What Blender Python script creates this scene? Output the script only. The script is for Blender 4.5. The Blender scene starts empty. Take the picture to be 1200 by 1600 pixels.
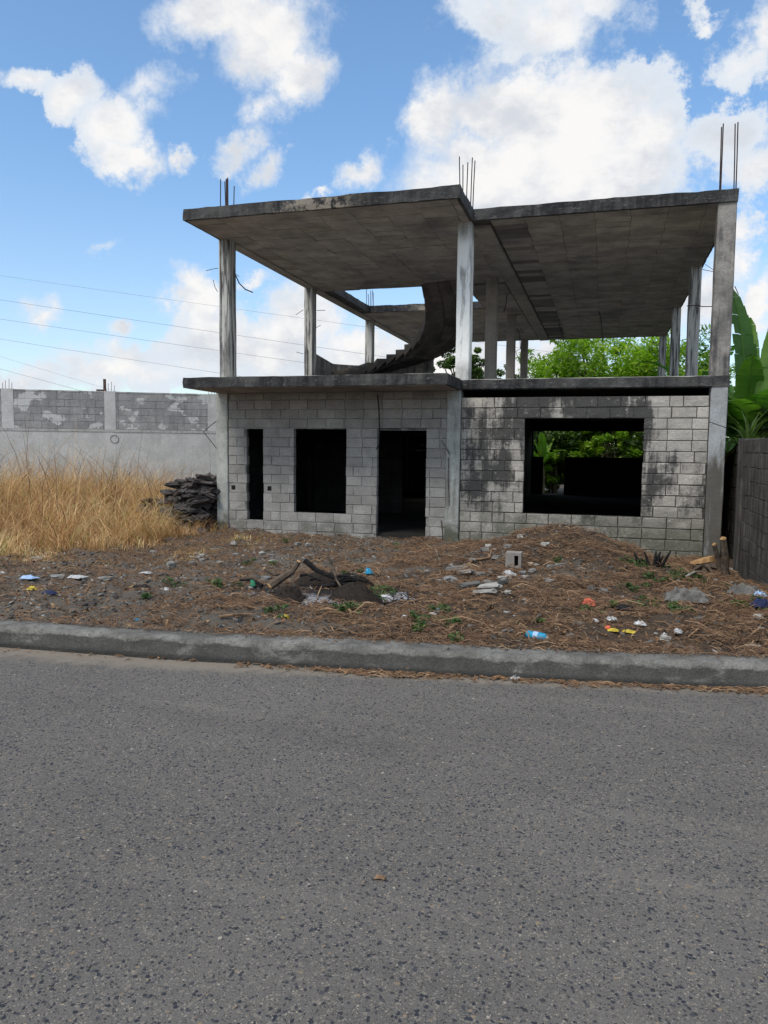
import bpy, math, random
import numpy as np
from mathutils import Vector, Matrix, noise as mn

random.seed(7)
rng = np.random.default_rng(7)
scene = bpy.context.scene
COL = scene.collection
EYE = 1.6

# ------------------------------------------------------------------ camera
cam_d = bpy.data.cameras.new('camera')
cam = bpy.data.objects.new('camera', cam_d)
COL.objects.link(cam)
RT = Vector((0.96030, 0.27888, 0.01007)).normalized()
FW = Vector((-0.27744, 0.95706, -0.08373)).normalized()
RT = (RT - FW * RT.dot(FW)).normalized()
UP = RT.cross(FW).normalized()
FPX = 1187.5
cam.matrix_world = Matrix((
    (RT.x, UP.x, -FW.x, 0), (RT.y, UP.y, -FW.y, 0), (RT.z, UP.z, -FW.z, EYE), (0, 0, 0, 1)))
cam_d.sensor_fit = 'VERTICAL'
cam_d.sensor_height = 24.0
cam_d.lens = 24.0 * FPX / 1600.0
cam_d.clip_start = 0.05
cam_d.clip_end = 2000
scene.camera = cam
scene.render.resolution_x = 768
scene.render.resolution_y = 1024


def ray(px, py):
    return FW + RT * ((px - 600) / FPX) + UP * ((800 - py) / FPX)


def at(px, py, X=None, Y=None, z=None):
    d = ray(px, py)
    t = (z - EYE) / d.z if z is not None else (Y / d.y if Y is not None else X / d.x)
    return Vector((0, 0, EYE)) + d * t


# ------------------------------------------------------------------ node helper
class N:
    def __init__(s, tree):
        s.t = tree
        s.n = tree.nodes
        s.l = tree.links

    def new(s, typ, ins=None, **kw):
        nd = s.n.new(typ)
        for k, v in kw.items():
            setattr(nd, k, v)
        for k, v in (ins or {}).items():
            s.put(nd.inputs[k], v)
        return nd

    def put(s, sock, v):
        if isinstance(v, bpy.types.NodeSocket):
            s.l.new(v, sock)
        elif isinstance(v, (tuple, list)) and len(v) == 3 and sock.type == 'RGBA':
            sock.default_value = (*v, 1)
        else:
            sock.default_value = v

    def math(s, op, a, b=0.0, clamp=False):
        nd = s.new('ShaderNodeMath', {0: a, 1: b}, operation=op)
        nd.use_clamp = clamp
        return nd.outputs[0]

    def mix(s, f, a, b, mode='MIX'):
        nd = s.new('ShaderNodeMix', data_type='RGBA', blend_type=mode)
        s.put(nd.inputs[0], f)
        s.put(nd.inputs[6], a)
        s.put(nd.inputs[7], b)
        return nd.outputs[2]

    def ss(s, v, lo, hi, a=0.0, b=1.0):
        nd = s.new('ShaderNodeMapRange', {0: v, 1: lo, 2: hi, 3: a, 4: b}, interpolation_type='SMOOTHSTEP')
        return nd.outputs[0]

    def lin(s, v, lo, hi, a=0.0, b=1.0):
        return s.new('ShaderNodeMapRange', {0: v, 1: lo, 2: hi, 3: a, 4: b}).outputs[0]

    def noise(s, vec, scale, detail=4, rough=0.55, dist=0.0, col=False):
        nd = s.new('ShaderNodeTexNoise', {'Scale': scale, 'Detail': detail, 'Roughness': rough, 'Distortion': dist})
        if vec is not None:
            s.put(nd.inputs['Vector'], vec)
        return nd.outputs[1 if col else 0]

    def mapv(s, vec, scale=(1, 1, 1), loc=(0, 0, 0)):
        return s.new('ShaderNodeMapping', {'Vector': vec, 'Scale': scale, 'Location': loc}).outputs[0]

    def ramp(s, f, stops, interp='LINEAR'):
        nd = s.n.new('ShaderNodeValToRGB')
        s.put(nd.inputs[0], f)
        cr = nd.color_ramp
        cr.interpolation = interp
        while len(cr.elements) < len(stops):
            cr.elements.new(0.5)
        for e, (p, c) in zip(cr.elements, stops):
            e.position = p
            e.color = (*c, 1)
        return nd.outputs[0]

    def attr(s, name):
        return s.new('ShaderNodeAttribute', attribute_name=name).outputs['Fac']

    def pos(s):
        return s.new('ShaderNodeNewGeometry').outputs['Position']


# ------------------------------------------------------------------ world: sky and clouds
SUN_EL, SUN_AZ = 53.0, 205.0       # azimuth clockwise from +Y
world = bpy.data.worlds.new('World')
scene.world = world
world.use_nodes = True
wt = N(world.node_tree)
wt.n.clear()
sky = wt.new('ShaderNodeTexSky', sky_type='NISHITA')
sky.sun_disc = False
sky.sun_elevation = math.radians(SUN_EL)
sky.sun_rotation = math.radians(SUN_AZ)
sky.air_density = 1.0
sky.dust_density = 1.2
sky.ozone_density = 1.6
SKY_STR, CLOUD_STR = 0.126, 0.59
d = wt.new('ShaderNodeTexCoord').outputs['Generated']
sep = wt.new('ShaderNodeSeparateXYZ', {0: d})
yy = wt.math('MAXIMUM', sep.outputs[1], 0.03)
u = wt.math('DIVIDE', sep.outputs[0], yy)
v = wt.math('DIVIDE', sep.outputs[2], yy)
uv0 = wt.new('ShaderNodeCombineXYZ', {0: u, 1: v}).outputs[0]
w1 = wt.noise(d, 8, 8, 0.68, col=True)
w1 = wt.new('ShaderNodeVectorMath', {0: w1, 1: (.5, .5, .5)}, operation='SUBTRACT').outputs[0]
w1 = wt.new('ShaderNodeVectorMath', {0: w1, 3: 0.17}, operation='SCALE').outputs[0]
uv = wt.new('ShaderNodeVectorMath', {0: uv0, 1: w1}, operation='ADD').outputs[0]
clouds = [  # x, y, rx, ry (degrees-like units below), strength
    (330, 20, 120, 62, 1.1), (405, 60, 115, 85, 1.2), (455, 115, 65, 60, 1.1), (410, 170, 50, 45, .8),
    (385, 225, 55, 30, .85), (425, 258, 32, 26, .75), (115, 155, 62, 42, 1.0), (190, 205, 72, 58, 1.1),
    (215, 250, 66, 32, 1.0), (285, 240, 30, 20, .8), (40, 132, 60, 24, .7), (230, 140, 55, 34, .55),
    (575, 265, 52, 36, .95), (512, 298, 24, 14, .8), (700, 185, 75, 70, 1.2), (800, 170, 125, 75, 1.3),
    (915, 175, 130, 85, 1.35), (1000, 195, 66, 66, 1.2), (830, 270, 210, 90, 1.4), (960, 280, 130, 70, 1.1),
    (770, 25, 95, 50, .72), (850, 45, 125, 62, .78), (930, 10, 85, 45, .75), (790, 95, 80, 50, .55),
    (1150, 215, 85, 62, .95), (1150, 95, 60, 42, .62), (1195, 40, 40, 60, .7), (1100, 22, 34, 18, .6),
    (1185, 290, 80, 50, .85), (300, 470, 50, 52, 1.15), (335, 520, 80, 62, 1.2), (430, 540, 120, 62, 1.1),
    (200, 575, 150, 40, .8), (190, 515, 36, 22, .9), (65, 487, 40, 28, .6), (480, 495, 80, 60, 1.0),
    (570, 545, 90, 60, 1.0), (390, 440, 50, 16, .65), (160, 384, 50, 11, .42), (1150, 400, 40, 60, 1.0),
    (1190, 480, 50, 70, 1.1), (1100, 470, 60, 70, 1.0), (700, 560, 120, 60, 1.1), (850, 560, 120, 60, 1.0),
    (30, 600, 90, 30, .7), (1010, 470, 90, 90, .9)]
field = None
for (cx, cy, rx, ry, st) in clouds:
    c = ray(cx, cy)
    cu, cv = c.x / c.y, c.z / c.y
    k = 1.0 / FPX / c.y
    a, b = 1 / (rx * k * 1.17), 1 / (ry * k * 1.17)
    m = wt.mapv(uv, (a, b, 0), (-cu * a, -cv * b, 0))
    ln = wt.new('ShaderNodeVectorMath', {0: m}, operation='LENGTH').outputs['Value']
    f = wt.new('ShaderNodeMath', {0: ln, 1: -st, 2: st}, operation='MULTIPLY_ADD').outputs[0]
    field = f if field is None else wt.new('ShaderNodeMath', {0: field, 1: f, 2: 0.12}, operation='SMOOTH_MAX').outputs[0]
fbm = wt.noise(d, 15, 11, 0.68)
fine = wt.noise(d, 5, 8, 0.6)
# broken cloud over the unseen rest of the sky, thickened as fill light
az_in = wt.math('MULTIPLY', wt.ss(u, -1.25, -1.02), wt.math('MULTIPLY', wt.ss(u, 0.36, 0.26), wt.ss(v, 0.9, 0.74)))
az_in = wt.math('MULTIPLY', az_in, wt.ss(sep.outputs[1], 0.0, 0.05))
other = wt.math('MULTIPLY_ADD', fine, 3.2)
other.node.inputs[2].default_value = -1.3
inside = wt.math('MAXIMUM', field, -0.6)
fld = wt.new('ShaderNodeMix', {0: az_in, 2: other, 3: inside}, data_type='FLOAT').outputs[0]
dens = wt.math('ADD', fld, wt.math('MULTIPLY_ADD', fbm, 1.1))
dens.node.inputs[1].links[0].from_node.inputs[2].default_value = -0.55
soft = wt.ss(wt.noise(wt.mapv(d, (1, 1, 1), (7, 2, 5)), 3.0, 3, .5), .40, .58, .20, .72)
mask = wt.new('ShaderNodeMapRange', {0: dens, 1: 0.03, 2: soft, 3: 0.0, 4: 1.0}, interpolation_type='SMOOTHSTEP').outputs[0]
mask = wt.math('POWER', mask, 0.85)
mask = wt.math('MULTIPLY', mask, 0.97)
shade = wt.noise(wt.mapv(d, (1, 1, 1.5), (3.1, 1.7, .4)), 10, 8, 0.62)
ccol = wt.mix(wt.ss(shade, 0.36, 0.6), (0.74, 0.77, 0.82), (1.04, 1.02, 1.0))
ccol = wt.mix(wt.ss(dens, 0.15, 0.8), (0.80, 0.87, 0.96), ccol)
horizon = wt.ss(sep.outputs[2], 0.0, 0.42)
tint = wt.mix(horizon, (1.0, 0.99, 1.0), (0.80, 0.98, 1.06))
scol = wt.mix(1.0, sky.outputs[0], tint, 'MULTIPLY')
bg1 = wt.new('ShaderNodeBackground', {0: scol, 1: SKY_STR})
bg2 = wt.new('ShaderNodeBackground', {0: ccol, 1: CLOUD_STR})
mxs = wt.new('ShaderNodeMixShader', {0: mask, 1: bg1.outputs[0], 2: bg2.outputs[0]})
wout = wt.new('ShaderNodeOutputWorld', {0: mxs.outputs[0]})

sun_d = bpy.data.lights.new('sun', 'SUN')
sun_d.energy = 1.75
sun_d.angle = math.radians(24)
sun_d.color = (1.0, 0.94, 0.85)
sun = bpy.data.objects.new('sun', sun_d)
COL.objects.link(sun)
_az, _el = math.radians(SUN_AZ), math.radians(SUN_EL)
sdir = Vector((math.sin(_az) * math.cos(_el), math.cos(_az) * math.cos(_el), math.sin(_el)))
sun.rotation_euler = sdir.to_track_quat('Z', 'Y').to_euler()
sun.location = (0, 0, 30)

scene.render.engine = 'CYCLES'
scene.view_settings.view_transform = 'Standard'
scene.view_settings.look = 'None'
scene.view_settings.gamma = 1
scene.view_settings.exposure = 0.68
scene.view_settings.use_curve_mapping = False
scene.cycles.max_bounces = 5
scene.cycles.diffuse_bounces = 3
scene.cycles.transmission_bounces = 3
scene.cycles.glossy_bounces = 2
world.cycles.sampling_method = 'MANUAL'
world.cycles.sample_map_resolution = 512


# ------------------------------------------------------------------ mesh helpers
class MB:
    def __init__(s):
        s.v = []
        s.f = []
        s.t = []

    def add(s, vs, fs, tint=0.5):
        o = len(s.v)
        s.v += [tuple(p) for p in vs]
        s.f += [tuple(i + o for i in f) for f in fs]
        s.t += [tint] * len(vs)

    def box(s, x0, x1, y0, y1, z0, z1, tint=0.5, j=0.0):
        vs = [(x, y, z) for z in (z0, z1) for y in (y0, y1) for x in (x0, x1)]
        if j:
            vs = [tuple(c + random.uniform(-j, j) for c in p) for p in vs]
        s.add(vs, [(0, 2, 3, 1), (4, 5, 7, 6), (0, 1, 5, 4), (2, 6, 7, 3), (0, 4, 6, 2), (1, 3, 7, 5)], tint)

    def tube(s, pts, rad, n=6, tint=0.5, cap=True):
        pts = [Vector(p) for p in pts]
        if not hasattr(rad, '__len__'):
            rad = [rad] * len(pts)
        vs = []
        a0 = None
        for i, p in enumerate(pts):
            tdir = (pts[min(i + 1, len(pts) - 1)] - pts[max(i - 1, 0)]).normalized()
            if a0 is None:
                a0 = tdir.orthogonal().normalized()
            a = (a0 - tdir * a0.dot(tdir)).normalized()
            a0 = a
            b = tdir.cross(a)
            for k in range(n):
                q = 2 * math.pi * k / n
                vs.append(p + (a * math.cos(q) + b * math.sin(q)) * rad[i])
        fs = []
        for i in range(len(pts) - 1):
            for k in range(n):
                fs.append((i * n + k, i * n + (k + 1) % n, (i + 1) * n + (k + 1) % n, (i + 1) * n + k))
        if cap:
            fs.append(tuple(range(n - 1, -1, -1)))
            fs.append(tuple((len(pts) - 1) * n + k for k in range(n)))
        s.add(vs, fs, tint)

    def build(s, name, mat, parent=None, smooth=False, origin=None):
        me = bpy.data.meshes.new(name)
        vs = s.v
        if origin is not None:
            vs = [(p[0] - origin[0], p[1] - origin[1], p[2] - origin[2]) for p in vs]
        me.from_pydata(vs, [], s.f)
        at_ = me.attributes.new('tint', 'FLOAT', 'POINT')
        at_.data.foreach_set('value', s.t)
        if smooth:
            me.shade_smooth()
        me.materials.append(mat)
        me.update()
        return link(name, me, parent, origin)


def link(name, me, parent=None, origin=None):
    o = bpy.data.objects.new(name, me)
    COL.objects.link(o)
    if origin is not None:
        o.location = origin
    if parent is not None:
        o.parent = parent
        if origin is not None:      # parents sit unrotated: keep world place
            o.location = Vector(origin) - parent.location - (parent.parent.location if parent.parent else Vector())
        elif parent.type == 'EMPTY' or parent.location.length > 0:
            w = Vector()
            q = parent
            while q:
                w += q.location
                q = q.parent
            o.location = -w
    return o


def npmesh(name, V, F, tint, mat, parent=None, smooth=False):
    """V (n,3), F (m,k) of equal-sized faces"""
    me = bpy.data.meshes.new(name)
    n, m, k = len(V), len(F), F.shape[1]
    me.vertices.add(n)
    me.vertices.foreach_set('co', np.ascontiguousarray(V, dtype=np.float32).ravel())
    me.loops.add(m * k)
    me.loops.foreach_set('vertex_index', np.ascontiguousarray(F, dtype=np.int32).ravel())
    me.polygons.add(m)
    me.polygons.foreach_set('loop_start', np.arange(0, m * k, k, dtype=np.int32))
    if smooth:
        me.polygons.foreach_set('use_smooth', np.ones(m, dtype=bool))
    me.update(calc_edges=True)
    a = me.attributes.new('tint', 'FLOAT', 'POINT')
    a.data.foreach_set('value', np.ascontiguousarray(tint, dtype=np.float32))
    me.materials.append(mat)
    return link(name, me, parent)


def tag(o, label=None, cat=None, group=None, kind=None):
    if label:
        o['label'] = label
    if cat:
        o['category'] = cat
    if group:
        o['group'] = group
    if kind:
        o['kind'] = kind
    return o


def thing(name, loc, label, cat, group=None):
    o = bpy.data.objects.new(name, None)
    o.empty_display_size = 0.2
    COL.objects.link(o)
    o.location = loc
    return tag(o, label, cat, group)


# ------------------------------------------------------------------ materials
def mat_new(name):
    m = bpy.data.materials.new(name)
    m.use_nodes = True
    t = N(m.node_tree)
    t.n.clear()
    out = t.new('ShaderNodeOutputMaterial')
    bs = t.new('ShaderNodeBsdfPrincipled', {'Roughness': 0.9})
    bs.inputs['Specular IOR Level'].default_value = 0.25
    t.l.new(bs.outputs[0], out.inputs[0])
    return m, t, bs


def bump(t, bs, h, strength=0.5, dist=0.01):
    b = t.new('ShaderNodeBump', {'Strength': strength, 'Distance': dist, 'Height': h})
    t.l.new(b.outputs[0], bs.inputs['Normal'])


def plain(name, col, rough=0.6, var=0.12, scale=12, metallic=0.0, trans=0.0):
    m, t, bs = mat_new(name)
    p = t.pos()
    n = t.noise(p, scale, 5)
    c2 = tuple(x * (1 - 3 * var) for x in col)
    t.put(bs.inputs['Base Color'], t.mix(t.ss(n, .3, .7), c2, col))
    bs.inputs['Roughness'].default_value = rough
    bs.inputs['Metallic'].default_value = metallic
    if trans:
        bs.inputs['Transmission Weight'].default_value = trans
    return m


def tinted(name, stops, rough=0.9, scale=20, var=0.35, two=False, bumps=0.0):
    m, t, bs = mat_new(name)
    a = t.attr('tint')
    c = t.ramp(a, stops)
    n = t.noise(t.pos(), scale, 4)
    c = t.mix(t.ss(n, .3, .7, var, 0), c, (0, 0, 0), 'MULTIPLY') if False else t.mix(
        t.ss(n, .25, .75, var, 0.0), c, t.mix(1.0, c, (.45, .42, .4), 'MULTIPLY'))
    t.put(bs.inputs['Base Color'], c)
    bs.inputs['Roughness'].default_value = rough
    if bumps:
        bump(t, bs, t.noise(t.pos(), scale * 4, 5), bumps, 0.01)
    return m


def concrete(name, light, dark, stain, stain_amt=0.5, streak=0.5, tintvar=0.0, bumps=0.5, seed=0.0,
             big=0.7, thr=0.5, extra=None, patch=None):
    """weathered concrete: cloudy grey, black algae patches, vertical streaks, pits"""
    m, t, bs = mat_new(name)
    p = t.pos()
    p2 = t.mapv(p, (1, 1, 1), (seed, seed * 1.7, seed * .3))
    cl = t.noise(p2, 2.6, 7, .62)
    c = t.mix(t.ss(cl, .3, .7), dark, light)
    f = t.noise(p2, 38, 5, .7)
    c = t.mix(t.ss(f, .42, .66, .38, 0), c, t.mix(1, c, (.45, .45, .46), 'MULTIPLY'))
    if tintvar:
        a = t.attr('tint')
        c = t.mix(t.lin(a, 0, 1, tintvar, 0), c, t.mix(1, c, (.5, .49, .47), 'MULTIPLY'))
        c = t.mix(t.ss(a, 0, -.4, 0, .85), c, (.06, .06, .065))
        c = t.mix(t.lin(a, .75, 1, 0, .18), c, t.mix(1, c, (1.25, 1.24, 1.2), 'MULTIPLY'))
    st = t.noise(t.mapv(p2, (9, 9, 0.9)), 1.0, 6, .65)
    bg = t.noise(p2, big, 6, .6)
    s = t.math('ADD', t.math('MULTIPLY', st, streak), t.math('MULTIPLY', bg, 1 - streak))
    if extra is not None:
        s = t.math('ADD', s, extra(t, p))
    sm = t.ss(s, thr - .05, thr + .11, 0, stain_amt)
    c = t.mix(sm, c, stain)
    if patch is not None:
        c = patch(t, p, c)
    t.put(bs.inputs['Base Color'], c)
    h = t.math('ADD', t.math('MULTIPLY', f, .6), t.math('MULTIPLY', t.noise(p2, 11, 5), .8))
    bump(t, bs, h, bumps, 0.02)
    return m


def band(t, s, lo0, lo1, hi0, hi1):
    return t.math('MULTIPLY', t.ss(s, lo0, lo1), t.ss(s, hi1, hi0))


def xyz(t, p):
    q = t.new('ShaderNodeSeparateXYZ', {0: p})
    return q.outputs[0], q.outputs[1], q.outputs[2]


def fascia_patch(t, p, c):
    x, y, z = xyz(t, p)
    n = t.noise(p, 9, 6, .7)
    w = t.math('MULTIPLY', band(t, x, -6.0, -5.2, -4.6, -3.9), t.ss(n, .44, .56, 0, .8))
    w = t.math('MULTIPLY', w, t.ss(z, 4.5, 5.0))
    c = t.mix(w, c, (.27, .235, .19))
    w2 = t.math('MULTIPLY', t.ss(t.noise(t.mapv(p, (3, 3, 9)), 2.5, 7, .8), .56, .66), .5)
    return t.mix(w2, c, (.24, .24, .24))


M = {}
M['fascia'] = concrete('slab_edge_concrete', (.105, .103, .10), (.042, .042, .043), (.016, .016, .018), .88, .45, bumps=1.0,
                       seed=3, thr=.49, patch=fascia_patch)
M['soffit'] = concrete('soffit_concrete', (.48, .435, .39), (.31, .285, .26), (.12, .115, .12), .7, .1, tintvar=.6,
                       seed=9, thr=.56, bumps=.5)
M['stair'] = concrete('shaded_stair_concrete', (.19, .17, .15), (.10, .09, .082), (.035, .035, .036), .7, .1, tintvar=.8, seed=19, thr=.52)  # darker than the other concrete: the stair's shadow is put into its colour
M['beam'] = concrete('beam_concrete', (.38, .35, .31), (.27, .25, .23), (.12, .12, .12), .6, .2, seed=14, thr=.56)


def col_white(t, p, c):
    x, y, z = xyz(t, p)
    w = t.math('MULTIPLY', t.ss(z, 5.5, 5.2), t.ss(z, 2.95, 3.3))
    n = t.ss(t.noise(t.mapv(p, (6, 6, 1)), 1.4, 6, .6), .36, .5)
    return t.mix(t.math('MULTIPLY', t.math('MULTIPLY', w, n), .95), c, (.88, .89, .86))


def col_plain(t, p, c):
    x, y, z = xyz(t, p)
    n = t.ss(t.noise(t.mapv(p, (10, 10, .7)), 1.3, 6, .6), .44, .54)
    return t.mix(t.math('MULTIPLY', n, .75), c, (.58, .58, .55))


M['col_white'] = concrete('plastered_column', (.62, .63, .61), (.42, .42, .40), (.12, .12, .12), .5, .8, seed=21,
                          thr=.53, patch=col_white)
M['col'] = concrete('column_concrete', (.27, .265, .25), (.13, .13, .13), (.045, .045, .05), .85, .8, seed=27, thr=.5,
                    patch=col_plain)
M['col_dark'] = concrete('stained_column', (.36, .34, .31), (.17, .165, .155), (.045, .045, .05), .85, .5, seed=31, thr=.5, big=2.2)


def lower_left(t, p, c):
    x, y, z = xyz(t, p)
    return t.mix(t.math('MULTIPLY', t.ss(z, .55, .0), t.ss(t.noise(p, 3, 6, .6), .4, .6)), c, (.10, .105, .08))


M['col_low'] = concrete('plastered_lower_column', (.50, .52, .49), (.33, .34, .32), (.11, .105, .09), .7, .6,
                        seed=36, thr=.56, patch=lower_left)


def brown_low(t, p, c):
    x, y, z = xyz(t, p)
    n = t.noise(t.mapv(p, (5, 5, .8)), 1.2, 6, .6)
    s = t.math('ADD', n, t.ss(z, 2.3, 1.2, -.2, .22))
    return t.mix(t.ss(s, .5, .68, 0, .85), c, (.075, .066, .052))


M['col_low_brown'] = concrete('stained_lower_column', (.42, .44, .46), (.30, .31, .31), (.09, .09, .08), .7, .6,
                              seed=41, thr=.6, patch=brown_low)


def moss_l(t, p, c):
    x, y, z = xyz(t, p)
    n = t.noise(p, 2.2, 6, .65)
    f = t.math('MULTIPLY', t.ss(z, .38, .0), t.ss(n, .42, .58))
    return t.mix(t.math('MULTIPLY', f, .7), c, (.105, .105, .08))


M['block_l'] = concrete('grey_block', (.42, .41, .385), (.31, .30, .285), (.12, .12, .118), .45, .4, tintvar=.42,
                        seed=50, thr=.58, bumps=.7, patch=moss_l)


def stain_r(t, p):
    x, y, z = xyz(t, p)
    clean = t.math('MULTIPLY', t.ss(x, .62, .82), t.ss(z, 1.35, 1.75))          # the cleaner top right corner
    top = t.math('MULTIPLY', t.ss(z, 1.5, 2.3), band(t, x, -2.0, -1.35, .7, .95))
    f = t.math('SUBTRACT', t.math('MULTIPLY', top, .17), t.math('MULTIPLY', clean, .2))
    mid = band(t, z, .45, .9, 1.9, 2.3)
    f = t.math('ADD', f, t.math('MULTIPLY', mid, .05))
    run = t.noise(t.mapv(p, (5.5, 1, .45)), 1.0, 5, .6)
    run = t.math('MULTIPLY', t.math('SUBTRACT', run, .5), t.ss(z, .5, 2.0, .15, .75))
    f = t.math('ADD', f, run)
    f = t.math('ADD', f, t.math('MULTIPLY', t.math('SUBTRACT', t.noise(p, 14, 6, .75), .5), .3))
    f = t.math('ADD', f, t.math('MULTIPLY', t.math('SUBTRACT', t.attr('tint'), .5), -.05))
    f = t.math('ADD', f, t.math('MULTIPLY', t.ss(x, -1.2, -2.3), .03))
    return t.math('SUBTRACT', f, t.math('MULTIPLY', t.ss(z, .7, .3), .06))


def moss_r(t, p, c):
    x, y, z = xyz(t, p)
    n = t.noise(p, 1.7, 6, .65)
    f = t.math('MULTIPLY', t.ss(z, .85, .1), t.ss(n, .3, .52))
    c = t.mix(t.math('MULTIPLY', f, .82), c, (.10, .105, .08))
    w = t.math('MULTIPLY', t.ss(t.noise(t.mapv(p, (1, 1, 1.5)), 9, 7, .8), .58, .66), .5)
    return t.mix(w, c, (.58, .56, .52))


M['block_r'] = concrete('stained_block', (.56, .53, .48), (.40, .38, .345), (.035, .036, .037), .9, .3, tintvar=.4,
                        seed=57, thr=.5, bumps=1.0, big=1.7, extra=stain_r, patch=moss_r)
M['mortar_l'] = plain('mortar', (.27, .265, .255), .95, .2, 9)
M['mortar_r'] = plain('dark_mortar', (.10, .097, .09), .95, .25, 6)
M['inside'] = concrete('shade_dark_inner_block', (.075, .073, .07), (.045, .045, .045), (.02, .02, .02), .6, .4, tintvar=.4,
                       seed=61, thr=.5)  # near black: the darkness of the rooms is put into the wall colour
M['floor_in'] = plain('inner_floor', (.03, .028, .026), .95)  # floor colour carries the shade of the unlit rooms


def rim(t, p, c):
    n = t.noise(t.mapv(p, (1.4, 1.4, 2)), 1.1, 7, .6)
    x, y, z = xyz(t, p)
    s = t.math('ADD', n, t.ss(z, 2.2, 1.9, 0, .0))
    e = t.ss(s, .55, .57, 0, .85)
    return t.mix(e, c, t.mix(t.noise(p, 5, 5), (.48, .49, .49), (.60, .61, .60)))


M['peri_top'] = concrete('bare_upper_wall', (.40, .40, .40), (.30, .30, .305), (.19, .19, .195), .6, .6, tintvar=.15,
                         seed=70, thr=.52, bumps=.6, patch=rim)
M['peri_low'] = concrete('plastered_wall', (.62, .63, .62), (.50, .51, .50), (.31, .305, .28), .5, .55, seed=77,
                         thr=.56, bumps=.35)
M['peri_col'] = concrete('wall_post_concrete', (.52, .52, .505), (.42, .42, .41), (.2, .195, .18), .55, .7, seed=81,
                         thr=.53, bumps=.4)
M['peri_mortar'] = plain('wall_joint', (.27, .27, .275), .95)
M['nb'] = concrete('neighbour_block', (.13, .122, .112), (.066, .062, .06), (.03, .026, .02), .8, .8, tintvar=.2,
                   seed=90, thr=.5, bumps=.7)
M['nb_mortar'] = plain('neighbour_mortar', (.035, .035, .036), .95)


def kerb_mat():
    m, t, bs = mat_new('kerb_concrete')
    p = t.pos()
    x, y, z = xyz(t, p)
    n = t.noise(p, 4, 7, .65)
    f = t.noise(p, 70, 4, .7)
    c = t.mix(t.ss(n, .35, .65), (.17, .165, .15), (.34, .33, .305))
    c = t.mix(t.ss(t.noise(p, 13, 6, .75), .5, .62, 0, .55), c, (.13, .125, .115))
    s = t.math('ADD', t.noise(t.mapv(p, (3, 3, 6)), 1.3, 7, .65), t.ss(z, .15, .10, -.2, .13))  # face darker than the top: the fall of light is put into the colour
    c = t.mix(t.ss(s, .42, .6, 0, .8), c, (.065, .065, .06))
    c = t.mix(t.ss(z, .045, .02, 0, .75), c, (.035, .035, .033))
    c = t.mix(t.ss(f, .45, .65, .45, 0), c, t.mix(1, c, (.4, .4, .4), 'MULTIPLY'))
    t.put(bs.inputs['Base Color'], c)
    bump(t, bs, t.math('ADD', f, t.math('MULTIPLY', t.noise(p, 16, 6, .7), 2.0)), 1.0, .02)
    return m


M['kerb'] = kerb_mat()


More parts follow.
